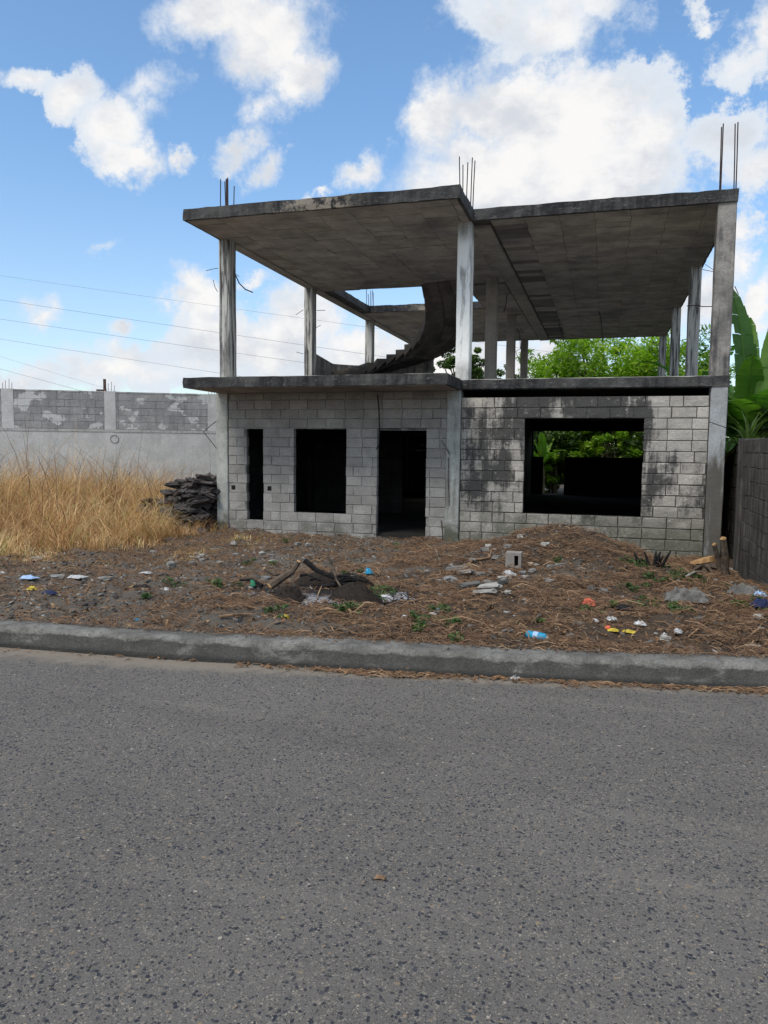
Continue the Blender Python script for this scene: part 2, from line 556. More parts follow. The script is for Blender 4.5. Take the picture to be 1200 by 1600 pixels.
def asphalt():
    m, t, bs = mat_new('worn_asphalt')
    p = t.pos()
    xy = t.mapv(p, (1, 1, 0))
    wob = t.noise(xy, 60, 2, .5, col=True)
    xyw = t.new('ShaderNodeVectorMath', {0: xy, 1: t.new('ShaderNodeVectorMath', {0: wob, 3: .012}, operation='SCALE').outputs[0]},
                operation='ADD').outputs[0]

    def layer(scale, rad, keep, base, stops):
        v = t.new('ShaderNodeTexVoronoi', {'Vector': xyw, 'Scale': scale}, voronoi_dimensions='2D')
        cs = t.new('ShaderNodeSeparateColor', {0: v.outputs['Color']})
        r = t.math('MULTIPLY', cs.outputs[1], rad)
        inside = t.ss(t.math('SUBTRACT', r, v.outputs['Distance']), 0.0, .09)
        on = t.math('LESS_THAN', cs.outputs[2], keep)
        col = t.ramp(cs.outputs[0], stops, 'CONSTANT')
        return t.mix(t.math('MULTIPLY', inside, on), base, col), inside

    big = t.noise(xy, .55, 6, .6)
    c = t.mix(t.ss(big, .3, .7), (.128, .128, .128), (.165, .165, .166))
    fine = t.noise(xy, 260, 3, .7)
    c = t.mix(t.ss(fine, .35, .65, .5, 0), c, t.mix(1, c, (.42, .42, .43), 'MULTIPLY'))
    c = t.mix(t.ss(fine, .52, .72, 0, .5), c, (.27, .27, .265))
    c, i2 = layer(190, .75, .62, c, [(0, (.045, .048, .055)), (.3, (.09, .09, .09)), (.55, (.24, .235, .22)),
                                      (.75, (.15, .155, .165)), (.93, (.33, .31, .27))])
    c, i1 = layer(80, .74, .34, c, [(0, (.028, .034, .048)), (.42, (.055, .062, .078)), (.60, (.19, .185, .175)),
                                    (.8, (.13, .135, .14)), (.95, (.24, .20, .15)), (.99, (.36, .35, .32))])
    c, i0 = layer(54, .5, .05, c, [(0, (.035, .04, .05)), (.66, (.22, .18, .13)), (.76, (.17, .17, .17)), (.97, (.36, .34, .31))])
    # worn lighter spots and a stain
    sp = t.noise(xy, 1.9, 8, .75)
    c = t.mix(t.ss(sp, .66, .76, 0, .45), c, (.32, .315, .30))
    c = t.mix(t.ss(t.noise(t.mapv(xy, (.35, 2.4, 1), (3, 1, 0)), .8, 6, .6), .52, .72, 0, .3), c, (.24, .235, .225))
    c = t.mix(t.ss(t.noise(t.mapv(xy, (.3, 1.6, 1)), 1.1, 5, .55), .5, .75, 0, .3), c, (.075, .075, .077))
    d = t.attr('tint')        # dust gathered along the kerb
    dn = t.math('ADD', d, t.math('MULTIPLY_ADD', t.noise(xy, 7, 7, .7), .9))
    dn.node.inputs[1].links[0].from_node.inputs[2].default_value = -.45
    c = t.mix(t.ss(dn, .42, .85, 0, .75), c, t.mix(t.noise(xy, 90, 3), (.19, .175, .15), (.30, .28, .245)))
    c = t.mix(1.0, c, (.90, .835, .765), 'MULTIPLY')
    t.put(bs.inputs['Base Color'], c)
    bs.inputs['Roughness'].default_value = .85
    h = t.math('ADD', t.math('MULTIPLY', i1, .5), t.math('MULTIPLY', fine, .9))
    bump(t, bs, h, .55, .004)
    return m


M['asphalt'] = asphalt()


ASH = (-2.72, 6.98)


def soil():
    m, t, bs = mat_new('littered_soil')
    p = t.pos()
    x, y, z = xyz(t, p)
    big = t.noise(p, .9, 6, .6)
    side = t.math('ADD', big, t.ss(x, -3.6, -1.2, -.13, .13))
    grey = t.mix(t.noise(p, 6, 6, .7), (.12, .105, .088), (.23, .205, .175))
    brown = t.mix(t.noise(p, 9, 6, .7), (.06, .044, .032), (.15, .11, .078))
    c = t.mix(t.ss(side, .44, .56), grey, brown)
    # the dry litter left of the house
    c = t.mix(t.math('MULTIPLY', band(t, x, -12, -8, -6.2, -4.6), t.ss(t.noise(p, 1.3, 5), .42, .6, 0, .6)), c, (.26, .165, .09))
    f = t.noise(p, 90, 4, .75)
    c = t.mix(t.ss(f, .4, .65, .6, 0), c, t.mix(1, c, (.35, .33, .3), 'MULTIPLY'))
    # soot of the old fire
    fd = t.new('ShaderNodeVectorMath', {0: t.mapv(p, (.9, 1.6, 0), (2.72 * .9, -7.2 * 1.6, 0))}, operation='LENGTH').outputs['Value']
    fd = t.math('ADD', fd, t.math('MULTIPLY', t.noise(p, 5, 6, .7), .9))
    c = t.mix(t.ss(fd, 1.6, 1.1, 0, .93), c, (.022, .022, .024))
    ad = t.new('ShaderNodeVectorMath', {0: t.mapv(p, (1.6, 3.2, 0), (-ASH[0] * 1.6, -ASH[1] * 3.2, 0))}, operation='LENGTH').outputs['Value']
    ad = t.math('ADD', ad, t.math('MULTIPLY', t.noise(p, 9, 6, .75), 1.1))
    c = t.mix(t.ss(ad, 1.25, .75, 0, .8), c, t.mix(t.noise(p, 40, 4), (.12, .12, .125), (.42, .42, .45)))
    # green algae or low grass near the lot edge
    c = t.mix(t.math('MULTIPLY', t.ss(y, 40, 60), .8), c, (.06, .09, .03))
    t.put(bs.inputs['Base Color'], c)
    bump(t, bs, t.math('ADD', f, t.noise(p, 22, 5, .7)), 1.0, .02)
    return m


M['soil'] = soil()
M['straw'] = tinted('dry_straw', [(0, (.045, .026, .016)), (.35, (.10, .06, .036)), (.7, (.19, .115, .068)), (.9, (.33, .22, .13)),
                                  (1, (.42, .32, .2))], scale=15)
M['chips'] = tinted('stone_chip', [(0, (.05, .05, .052)), (.4, (.13, .13, .125)), (.75, (.26, .255, .24)), (1, (.46, .45, .42))],
                    scale=30)
M['litter'] = tinted('leaf_litter', [(0, (.05, .032, .02)), (.4, (.13, .075, .04)), (.75, (.24, .14, .07)), (1, (.38, .26, .14))],
                     scale=40)
M['grass_plain'] = tinted('dry_grass_blade', [(0, (.20, .115, .06)), (.4, (.45, .29, .15)), (.72, (.68, .50, .28)),
                                        (.86, (.78, .62, .4)), (.87, (.24, .25, .09)), (1, (.36, .37, .14))], scale=4, var=.3)
M['seed'] = tinted('seed_head', [(0, (.10, .05, .03)), (1, (.2, .12, .07))], scale=9)
M['pave'] = concrete('broken_pavement', (.22, .19, .175), (.10, .09, .088), (.035, .034, .036), .6, .1, tintvar=.7,
                     seed=101, thr=.5, bumps=1.0)
M['rebar'] = plain('rusty_rebar', (.06, .04, .035), .8, .2, 30)
M['wire'] = plain('black_wire', (.02, .02, .022), .6)
M['cable'] = plain('grey_cable', (.10, .11, .13), .6)
M['bark'] = plain('bark', (.11, .085, .065), .95, .22, 14)
M['char'] = plain('charred_wood', (.018, .017, .018), .95, .2, 18)
M['cutwood'] = plain('fresh_cut_wood', (.5, .3, .14), .8, .15, 20)
M['rawwood'] = plain('stripped_branch', (.27, .17, .1), .85, .15, 25)
M['ash'] = tinted('ash', [(0, (.18, .18, .19)), (1, (.48, .48, .52))], scale=40)
M['darksod'] = tinted('burnt_sod', [(0, (.012, .010, .009)), (1, (.05, .036, .026))], scale=30)


def foliage(name, stops, transl=.35):
    m, t, bs = mat_new(name)
    out = [n for n in t.n if n.type == 'OUTPUT_MATERIAL'][0]
    c = t.ramp(t.attr('tint'), stops)
    t.put(bs.inputs['Base Color'], c)
    bs.inputs['Roughness'].default_value = .55
    tr = t.new('ShaderNodeBsdfTranslucent', {0: t.mix(1, c, (1.5, 1.9, .6), 'MULTIPLY')})
    mx = t.new('ShaderNodeMixShader', {0: transl, 1: bs.outputs[0], 2: tr.outputs[0]})
    t.l.new(mx.outputs[0], out.inputs[0])
    return m


M['grass'] = foliage('dry_grass_blade', [(0, (.20, .095, .04)), (.3, (.44, .25, .11)), (.62, (.74, .47, .22)), (.86, (.90, .69, .40)), (.87, (.30, .30, .10)), (1, (.45, .44, .16))], .3)
for _n in M['grass'].node_tree.nodes:
    if _n.type == 'MIX' and _n.blend_type == 'MULTIPLY':
        _n.inputs[7].default_value = (1.0, .95, .8, 1)
M['leaf_bright'] = foliage('bright_tree_leaf', [(0, (.05, .11, .015)), (.5, (.19, .31, .03)), (1, (.42, .50, .06))], .45)
M['leaf_dark'] = foliage('dark_tree_leaf', [(0, (.022, .045, .014)), (.5, (.06, .105, .03)), (1, (.16, .21, .06))], .3)
M['leaf_weed'] = foliage('weed_leaf', [(0, (.03, .06, .02)), (.6, (.06, .115, .035)), (1, (.16, .19, .06))], .2)


def banana_mat():
    m, t, bs = mat_new('banana_leaf')
    out = [n for n in t.n if n.type == 'OUTPUT_MATERIAL'][0]
    a = t.attr('tint')
    c = t.ramp(a, [(0, (.03, .09, .025)), (.5, (.07, .17, .035)), (.85, (.16, .29, .05)), (.95, (.45, .3, .03)), (1, (.3, .16, .05))])
    n = t.noise(t.pos(), 3, 5, .6)
    c = t.mix(t.ss(n, .35, .65, .45, 0), c, t.mix(1, c, (.45, .55, .4), 'MULTIPLY'))
    t.put(bs.inputs['Base Color'], c)
    bs.inputs['Roughness'].default_value = .45
    tr = t.new('ShaderNodeBsdfTranslucent', {0: t.mix(1, c, (1.6, 2.0, .6), 'MULTIPLY')})
    mx = t.new('ShaderNodeMixShader', {0: .35, 1: bs.outputs[0], 2: tr.outputs[0]})
    t.l.new(mx.outputs[0], out.inputs[0])
    return m


M['banana'] = banana_mat()
M['pseudostem'] = plain('banana_stem', (.12, .11, .06), .8, .2, 8)
M['blue_plastic'] = plain('blue_plastic', (.02, .30, .52), .45, .12)
M['white_plastic'] = plain('white_plastic', (.55, .56, .57), .6, .16, 35)
M['yellow_plastic'] = plain('yellow_plastic', (.62, .48, .05), .5, .14)
M['red_plastic'] = plain('orange_red_plastic', (.62, .13, .07), .5, .14)
M['paleblue'] = plain('pale_blue_plastic', (.35, .5, .75), .45, .1, 30)
M['navy'] = plain('navy_cloth', (.02, .03, .09), .8, .1)
M['blackcloth'] = plain('black_cloth', (.018, .018, .02), .9, .1)
M['green_plastic'] = plain('green_glass', (.03, .22, .12), .3, .1)
M['grey_plastic'] = plain('grey_dusty_plastic', (.17, .165, .155), .8, .18, 14)
M['stone_white'] = plain('pale_stone', (.40, .385, .35), .9, .16, 22)
M['stone_grey'] = plain('grey_stone', (.25, .25, .24), .9, .15, 18)
M['stone_tan'] = plain('tan_stone', (.42, .32, .23), .9, .12, 18)
M['dryleaf'] = plain('dry_leaf', (.3, .17, .08), .8, .2, 30)
M['rust_pipe'] = plain('rusty_pipe', (.13, .08, .06), .8, .15)

# ------------------------------------------------------------------ terrain, road, kerb
XL, XC, XR = -7.49, -2.5, 1.93          # house lines in X
YF, YW = 12.50, 13.80                   # front of the cantilever, front of the walls
Z1B, Z1T, Z2B, Z2T = 2.664, 2.85, 5.65, 5.85
ROWS = [13.8, 18.3, 23.3, 28.8]


def kerb_y(x):
    xc = min(max(x, -7.5), 3.0)
    y = .0115 * xc * xc + .165 * xc + 5.368
    s = .023 * xc + .165
    return y + (x - xc) * s


def smooth(a, b, t):
    t = min(max((t - a) / (b - a), 0), 1)
    return t * t * (3 - 2 * t)


def gh(x, y):
    """ground height of the lot"""
    t = y - kerb_y(x) - .2
    if t < 0:
        return -.08
    base = .15 + (-.11 - .15) * smooth(.6, 6.5, t)
    base -= .12 * smooth(-1.5, 1.6, x) * smooth(2.0, 6.5, t)
    m = .62 * math.exp(-((x + .42) / .98) ** 2 - ((y - 11.1) / 1.1) ** 2)
    m *= 1 + .16 * mn.noise(Vector((x * 2.6, y * 2.6, 12)))
    m += .20 * math.exp(-((x + 1.8) / .9) ** 2 - ((y - 10.7) / 1.2) ** 2)
    m += .12 * math.exp(-((x - .7) / .8) ** 2 - ((y - 10.2) / 1.1) ** 2)
    m += .10 * math.exp(-((x + 1.3) / 1.1) ** 2 - ((y - 9.2) / 1.0) ** 2)
    m += .07 * math.exp(-((x + 4.2) / 1.3) ** 2 - ((y - 10.6) / 1.2) ** 2)
    near = smooth(45, 20, abs(x)) * smooth(60, 30, y)
    m += near * smooth(0, .5, t) * (.055 * mn.noise(Vector((x * 1.1, y * 1.1, 0))) + .075 * mn.noise(Vector((x * 3.1, y * 3.1, 4)))
              + .036 * mn.noise(Vector((x * 8, y * 8, 9))))
    if y > 13.8 and XL < x < XR:
        m -= .25                     # under the house floor
    return base + m * (1 if y < 13.6 or not (XL < x < XR) else 1)


def axis(dense0, dense1, step, far):
    a = list(np.arange(dense0, dense1, step))
    s, q = step, dense1
    hi = []
    while q < far:
        hi.append(q)
        s *= 1.25
        q += s
    lo = []
    s, q = step, dense0
    while q > -far:
        s *= 1.25
        q -= s
        lo.append(q)
    return np.array(lo[::-1] + a + hi)


def sheet(name, xs, ys, hfun, mat, tfun=None):
    nx, ny = len(xs), len(ys)
    V = np.array([(x, y, hfun(x, y)) for y in ys for x in xs])
    i = np.arange(nx - 1)[None, :] + nx * np.arange(ny - 1)[:, None]
    i = i.ravel()
    F = np.stack([i, i + 1, i + nx + 1, i + nx], 1)
    T = np.array([tfun(x, y) for y in ys for x in xs]) if tfun else np.full(nx * ny, .5)
    return npmesh(name, V, F, T, mat, smooth=True)


def warp_y(xs, ts, hfun, name, mat, tfun=None):
    """sheet in (x, distance from the kerb line)"""
    nx, ny = len(xs), len(ts)
    V = np.array([(x, kerb_y(x) + t_, hfun(x, kerb_y(x) + t_)) for t_ in ts for x in xs])
    i = (np.arange(nx - 1)[None, :] + nx * np.arange(ny - 1)[:, None]).ravel()
    F = np.stack([i, i + 1, i + nx + 1, i + nx], 1)
    T = np.array([tfun(x, t_) for t_ in ts for x in xs]) if tfun else np.full(nx * ny, .5)
    return npmesh(name, V, F, T, mat, smooth=True)


xs = axis(-11.0, 3.0, .06, 420)
ts = [.21] + list(np.arange(.24, 8.8, .06))
s_, q_ = .06, 8.8
while q_ < 500:
    ts.append(q_)
    s_ *= 1.25
    q_ += s_
tag(warp_y(xs, ts, gh, 'ground', M['soil']), kind='structure')

xr = axis(-7, 4, .25, 420)
tr_ = [-30, -18, -12, -9, -7] + list(np.arange(-6, 0.0, .1)) + [.02]
tag(warp_y(xr, tr_, lambda x, y: 0.0, 'road', M['asphalt'],
           lambda x, t_: max(0, 1 - max(0, -t_ - .03) / (.34 + .3 * smooth(-1.5, -3.2, x)))), kind='structure')
far_t = [-420, -120, -60, -29.9]
tag(warp_y(xr, far_t, lambda x, y: -.01, 'far_ground', M['soil']), kind='structure')

kx = axis(-9, 4.5, .08, 420)
prof = [(-.035, -.05), (-.035, .028), (-.006, .034), (.012, .125), (.03, .150), (.06, .160), (.22, .158), (.245, .145), (.25, -.1)]
KV, KF = [], []
for i_, x in enumerate(kx):
    for (o_, z_) in prof:
        n_ = .011 * mn.noise(Vector((x * 6, o_ * 20, z_ * 30))) + .01 * mn.noise(Vector((x * .8, 3, z_ * 3)))
        KV.append((x, kerb_y(x) + o_ + n_, z_ + (n_ if z_ > .02 else 0)))
npf = len(prof)
for i_ in range(len(kx) - 1):
    for j_ in range(npf - 1):
        a_ = i_ * npf + j_
        KF.append((a_, a_ + npf, a_ + npf + 1, a_ + 1))
ko = npmesh('kerb', np.array(KV), np.array(KF), np.full(len(KV), .5), M['kerb'], smooth=False)
tag(ko, kind='structure')


def gp(px, py, dz=0.0):
    """the point of the lot that lies on the sight line through (px, py)"""
    dd = ray(px, py)
    t_ = 3.0
    while t_ < 60:
        P = Vector((0, 0, EYE)) + dd * t_
        hgt = gh(P.x, P.y) if P.y > kerb_y(P.x) + .2 else (0 if P.y < kerb_y(P.x) else .16)
        if P.z <= hgt:
            return Vector((P.x, P.y, hgt + dz))
        t_ += .02
    return Vector((0, 40, 0))


# ------------------------------------------------------------------ the unfinished house
house = thing('unfinished_house', ((XL + XR) / 2, 21, 0),
              'unfinished two storey grey concrete house of bare columns, flat slabs and hollow block walls', 'house')
HW = house.location


def slab(name, xs_, ys_, filled, z0, z1, mat, step=.16, jit=.009):
    """slab from grid cells, finely cut and slightly uneven, only outer faces"""
    def cut(a):
        out = []
        for i in range(len(a) - 1):
            n = max(1, int(round((a[i + 1] - a[i]) / step)))
            out += [(a[i] + (a[i + 1] - a[i]) * k / n, i) for k in range(n)]
        out.append((a[-1], len(a) - 2))
        return out
    cx, cy = cut(xs_), cut(ys_)
    on = lambda i, j: 0 <= i < len(cx) - 1 and 0 <= j < len(cy) - 1 and filled(cx[i][1], cy[j][1])
    mb = MB()
    idx = {}

    def vid(i, j, k):
        if (i, j, k) not in idx:
            x, y, z = cx[i][0], cy[j][0], (z0, (z0 + z1) / 2, z1)[k]
            idx[(i, j, k)] = len(mb.v)
            q = Vector((x * 3.7, y * 3.7, z * 9))
            mb.v.append((x + jit * 2 * mn.noise(q), y + jit * 2 * mn.noise(q + Vector((9, 0, 0))),
                         z + jit * 1.6 * (abs if k == 0 else float)(mn.noise(q + Vector((0, 9, 0))))))
            mb.t.append(.5)
        return idx[(i, j, k)]
    for i in range(len(cx) - 1):
        for j in range(len(cy) - 1):
            if not on(i, j):
                continue
            mb.f.append((vid(i, j, 0), vid(i, j + 1, 0), vid(i + 1, j + 1, 0), vid(i + 1, j, 0)))
            mb.f.append((vid(i, j, 2), vid(i + 1, j, 2), vid(i + 1, j + 1, 2), vid(i, j + 1, 2)))
            for (di, dj, a, b) in ((0, -1, (i, j), (i + 1, j)), (0, 1, (i + 1, j + 1), (i, j + 1)),
                                   (-1, 0, (i, j + 1), (i, j)), (1, 0, (i + 1, j), (i + 1, j + 1))):
                if not on(i + di, j + dj):
                    for k in (0, 1):
                        mb.f.append((vid(*a, k), vid(*b, k), vid(*b, k + 1), vid(*a, k + 1)))
    return mb.build(name, mat, house)


XC2 = -2.40
OX0, OX1, OY0, OY1 = -6.96, -3.5, 18.97, 22.2
# roof slab with the open stairwell
roof = slab('roof_slab', [XL + .04, OX0, OX1, XC2, XR], [YF, YW - .02, OY0, OY1, 29.1],
            lambda i, j: (i < 3 or j > 0) and not (i == 1 and j == 2), Z2B, Z2T, M['fascia'])
XC1 = -2.56
first = slab('floor_slab', [XL, OX0, OX1, XC1, XR], [YF, YW - .02, OY0, OY1, 29.1],
             lambda i, j: (i < 3 or j > 0) and not (i == 1 and j == 2), Z1B, Z1T, M['fascia'])
# right part of the lower slab sits a little lower at the front: an edge beam lip
mb = MB()
mb.box(XC1 + .03, 1.66, YW - .045, YW + .0, Z1B + .02, Z1T - .025, .5, .004)
mb.build('edge_beam', M['fascia'], house)
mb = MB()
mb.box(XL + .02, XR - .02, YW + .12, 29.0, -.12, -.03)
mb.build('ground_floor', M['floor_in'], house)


M['screed'] = plain('dusty_bounce_screed', (.50, .475, .43), .95, .08, 3)  # pale unseen floor top, added to bounce light onto the roof soffit
mb = MB()
for (a_, b_, c_, d_) in ((XL + .1, XC1 - .02, YF + .12, YW), (XL + .1, XR - .1, YW + .05, OY0 - .05), (XL + .1, OX0 - .05, OY0 - .04, OY1 + .04),
                         (OX1 + .05, XR - .1, OY0 - .04, OY1 + .04), (XL + .1, XR - .1, OY1 + .05, 29.0)):
    mb.box(a_, b_, c_, d_, Z1T - .03, Z1T + .012)
mb.build('bounce_floor_topping', M['screed'], house)


# pieces helper: the largest 300 as objects, the rest joined
class Pieces:
    def __init__(s, name, parent, limit=300):
        s.name, s.parent, s.limit, s.items = name, parent, limit, []

    def add(s, mb, mat, centre, parent=None):
        s.items.append((Vector(centre).length, mb, mat, centre, parent))

    def flush(s):
        s.items.sort(key=lambda q: q[0])
        for (_, mb, mat, c, par) in s.items[:s.limit]:
            mb.build(s.name, mat, par or s.parent, origin=c)
        rest = {}
        for (_, mb, mat, c, par) in s.items[s.limit:]:
            r = rest.setdefault(mat.name, (MB(), mat))[0]
            o = len(r.v)
            r.v += mb.v
            r.t += mb.t
            r.f += [tuple(i + o for i in f) for f in mb.f]
        for r, mat in rest.values():
            tag(r.build('far_' + s.name + 's', mat, s.parent), kind='stuff')


# formwork panels of the roof soffit, each a shallow plate of its own height
soff = Pieces('soffit_panel', roof, 300)


def soffit_panels(x0, x1, y0, y1, pw, ph, z, skip=None):
    y = y0
    r = 0
    while y < y1 - .05:
        h = min(ph * random.uniform(.92, 1.08), y1 - y)
        x = x0 - random.choice([0, .5, .25]) * pw * .06
        while x < x1 - .05:
            w = pw * random.uniform(.985, 1.015)
            a, b = max(x, x0), min(x + w, x1)
            if b - a > .08 and not (skip and skip((a + b) / 2, y + h / 2)):
                m_ = MB()
                g = .0035
                dz = random.uniform(.003, .011)
                t_ = random.betavariate(3, 3) * .8 + .2
                if random.random() < .06:
                    t_ = .05
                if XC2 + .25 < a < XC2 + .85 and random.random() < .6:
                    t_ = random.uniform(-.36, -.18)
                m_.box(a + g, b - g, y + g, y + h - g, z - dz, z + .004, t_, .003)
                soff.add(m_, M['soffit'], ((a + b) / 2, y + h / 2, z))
            x += w
        y += h
        r += 1


soffit_panels(XL + .10, XC2 - .06, YF + .05, OY0 - .02, .60, .30, Z2B)
soffit_panels(XC2 + .3, XR - .04, YW + .04, 28.9, .60, .31, Z2B)
soffit_panels(OX1, XC2 - .1, OY0 + .1, OY1, .6, .45, Z2B)
soffit_panels(XL + .3, XC2 - .1, OY1 + .05, 28.9, .62, .45, Z2B)
soff.flush()
mb = MB()
for k in range(9):
    a, b = XL + .05 + k * .55, XL + .05 + (k + 1) * .55 - .01
    mb.box(a, min(b, XC1 - .05), YF + .04, YW + .08, Z1B - random.uniform(.004, .01), Z1B + .003, random.random(), .002)
tag(mb.build('soffit_boards', M['soffit'], first), kind='stuff')
# beam strips along the middle and left column lines
mb = MB()
mb.box(XC2 - .05, XC2 + .27, YW + .3, 28.9, Z2B - .05, Z2B + .004, .5, .006)
mb.box(XL + .05, XL + .30, YW + .3, 28.9, Z2B - .03, Z2B + .004, .5, .006)
mb.build('roof_beam', M['beam'], house)


def column(name, x0, x1, y0, y1, z0, z1, mat, lean=(0, 0), label=None):
    mb = MB()
    n = max(2, int((z1 - z0) / .22))
    c = .014
    ring = lambda X0, X1, Y0, Y1: [(X0 + c, Y0), (X1 - c, Y0), (X1, Y0 + c), (X1, Y1 - c), (X1 - c, Y1), (X0 + c, Y1), (X0, Y1 - c), (X0, Y0 + c)]
    vs = []
    for k in range(n + 1):
        z = z0 + (z1 - z0) * k / n
        f = k / n
        for q, (x, y) in enumerate(ring(x0, x1, y0, y1)):
            vs.append((x + lean[0] * f + .007 * mn.noise(Vector((x * 7, z * 3, q))), y + lean[1] * f + .006 * mn.noise(Vector((y * 7, z * 3, q + 20))), z))
    fs = []
    for k in range(n):
        for q in range(8):
            fs.append((k * 8 + q, k * 8 + (q + 1) % 8, (k + 1) * 8 + (q + 1) % 8, (k + 1) * 8 + q))
    fs.append(tuple(range(7, -1, -1)))
    fs.append(tuple(n * 8 + q for q in range(8)))
    mb.add(vs, fs)
    o = mb.build(name, mat, house)
    if label:
        o['label'] = label
    return o


upx = [[(-7.45, -7.22), (-7.47, -7.25), (-7.44, -7.21), (-7.38, -7.12)],
       [(-2.68, -2.43), (-2.85, -2.59), (-2.98, -2.73), (-3.15, -2.9)],
       [(1.635, 1.925), (1.66, 1.90), (1.68, 1.92), (1.70, 1.93)]]
for ci, rows in enumerate(upx):
    for ri, (a, b) in enumerate(rows):
        y = ROWS[ri] + (.01 if ri == 0 else 0)
        mat = M['col']
        if ci == 1 and ri == 0:
            mat = M['col_white']
        elif ci == 2 and ri == 0:
            mat = M['col_dark']
        elif ci == 1:
            mat = M['beam']
        column('upper_column', a, b, y, y + .30, Z1T - .004, Z2B + .002, mat, label='white plastered upper column' if mat == M['col_white'] else None)
lowx = [(-7.525, -7.27), (-2.82, -2.565), (1.65, 1.915)]
for ci, (a, b) in enumerate(lowx):
    column('lower_column', a, b, YW - .012, YW + .27, -.35, Z1B + .002, (M['col_low'], M['col_low'], M['col_low_brown'])[ci])
    for ri in (1, 2, 3):
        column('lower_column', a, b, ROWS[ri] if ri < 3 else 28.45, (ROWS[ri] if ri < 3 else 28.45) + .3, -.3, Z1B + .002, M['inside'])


# block walls
def clipped(a, b, spans):
    """parts of [a,b] outside the spans"""
    out = [(a, b)]
    for (s0, s1) in spans:
        nxt = []
        for (p, q) in out:
            if s1 <= p or s0 >= q:
                nxt.append((p, q))
            else:
                if s0 - p > .03:
                    nxt.append((p, s0))
                if q - s1 > .03:
                    nxt.append((s1, q))
        out = nxt
    return out


def block_piece(a, b, z0, z1, yf, depth, axis_='Y', flip=1):
    """one block: chamfered face towards -Y (or -X)"""
    c = random.uniform(.004, .010)
    pj_ = random.uniform(-.005, .005)
    f = yf + pj_
    back = yf + depth
    r = lambda: random.uniform(-.005, .005)
    vs = [(a, f + c, z0), (b, f + c, z0), (b, f + c, z1), (a, f + c, z1),
          (a + c + r(), f + r(), z0 + c + r()), (b - c + r(), f + r(), z0 + c + r()), (b - c + r(), f + r(), z1 - c + r()), (a + c + r(), f + r(), z1 - c + r()),
          (a, back, z0), (b, back, z0), (b, back, z1), (a, back, z1)]
    fs = [(4, 5, 6, 7), (0, 1, 5, 4), (1, 2, 6, 5), (2, 3, 7, 6), (3, 0, 4, 7),
          (0, 8, 9, 1), (1, 9, 10, 2), (2, 10, 11, 3), (3, 11, 8, 0), (8, 11, 10, 9)]
    if axis_ == 'X':
        vs = [(p[1] if flip > 0 else 2 * yf - p[1], p[0], p[2]) for p in vs]
        if flip > 0:
            fs = [f_[::-1] for f_ in fs]
    m_ = MB()
    m_.add(vs, fs, random.random())
    cc = ((a + b) / 2, yf, (z0 + z1) / 2)
    if axis_ == 'X':
        cc = (cc[1], cc[0], cc[2])
    return m_, cc


def block_wall(x0, x1, z0, ztop, yf, openings, pieces, mat, mortar, parent_name, ch=.1865, bl=.385, depth=.11, gap=.012,
               axis_='Y', flip=1, zbase=None, top_clip=None, holes=(), parent=None, vis=True):
    rows = int(math.ceil((ztop - z0) / ch - .05))
    m_back = MB()
    wall = None
    todo = []
    for r in range(rows):
        a0 = z0 + r * ch
        a1 = min(a0 + ch, ztop)
        if a1 - a0 < .05:
            continue
        zc = (a0 + a1) / 2
        spans = [(o[0], o[1]) for o in openings if o[2] < zc < o[3]]
        off = (bl / 2 if r % 2 else 0) + random.uniform(-.03, .03)
        x = x0 - off
        while x < x1:
            w = bl * random.uniform(.985, 1.015)
            if random.random() < .07:
                w = bl * .55
            for (p, q) in clipped(max(x, x0), min(x + w, x1), spans):
                if q - p > .05:
                    todo.append((p + (gap / 2 if p == x or p == x0 else -.008) + random.uniform(-.004, .004), q - (gap / 2 if q == x + w or q == x1 else -.008) + random.uniform(-.004, .004), a0 + gap / 2 + random.uniform(-.002, .002), a1 - gap / 2))
            x += w
        for (p, q) in clipped(x0, x1, spans):
            if axis_ == 'Y':
                m_back.box(p + .002, q - .002, yf + .012, yf + depth - .012, a0, a1 - .0005, .5)
            else:
                e0, e1 = sorted((yf + flip * .012, yf + flip * (depth - .012)))
                m_back.box(e0, e1, p + .002, q - .002, a0, a1 - .0005, .5)
    wall = m_back.build(parent_name, mortar, parent or house)
    for (p, q, a0, a1) in todo:
        if axis_ == 'Y' and any(p < hx < q and a0 < hz < a1 for hx, hz in holes):
            hx, hz = [h for h in holes if p < h[0] < q and a0 < h[1] < a1][0]
            m_ = MB()       # a block with a punched socket hole: four pieces round a black plate for its shade
            hw = .045
            hx = min(max(hx, p + .07), q - .07)
            hz = (a0 + a1) / 2
            t_ = random.random()
            m_.box(p, hx - hw, yf, yf + depth, a0, a1, t_, .002)
            m_.box(hx + hw, q, yf, yf + depth, a0, a1, t_, .002)
            m_.box(hx - hw, hx + hw, yf, yf + depth, a0, hz - hw, t_, .002)
            m_.box(hx - hw, hx + hw, yf, yf + depth, hz + hw, a1, t_, .002)
            pieces.add(m_, mat, ((p + q) / 2, yf, (a0 + a1) / 2), wall)
            m2 = MB()
            m2.box(hx - hw, hx + hw, yf + .006, yf + .012, hz - hw, hz + hw, .5)
            m2.build('socket_hole_shade', M['char'], wall)
            continue
        m_, cc = block_piece(p, q, a0, a1, yf, depth, axis_, flip)
        pieces.add(m_, mat, cc, wall)
    return wall


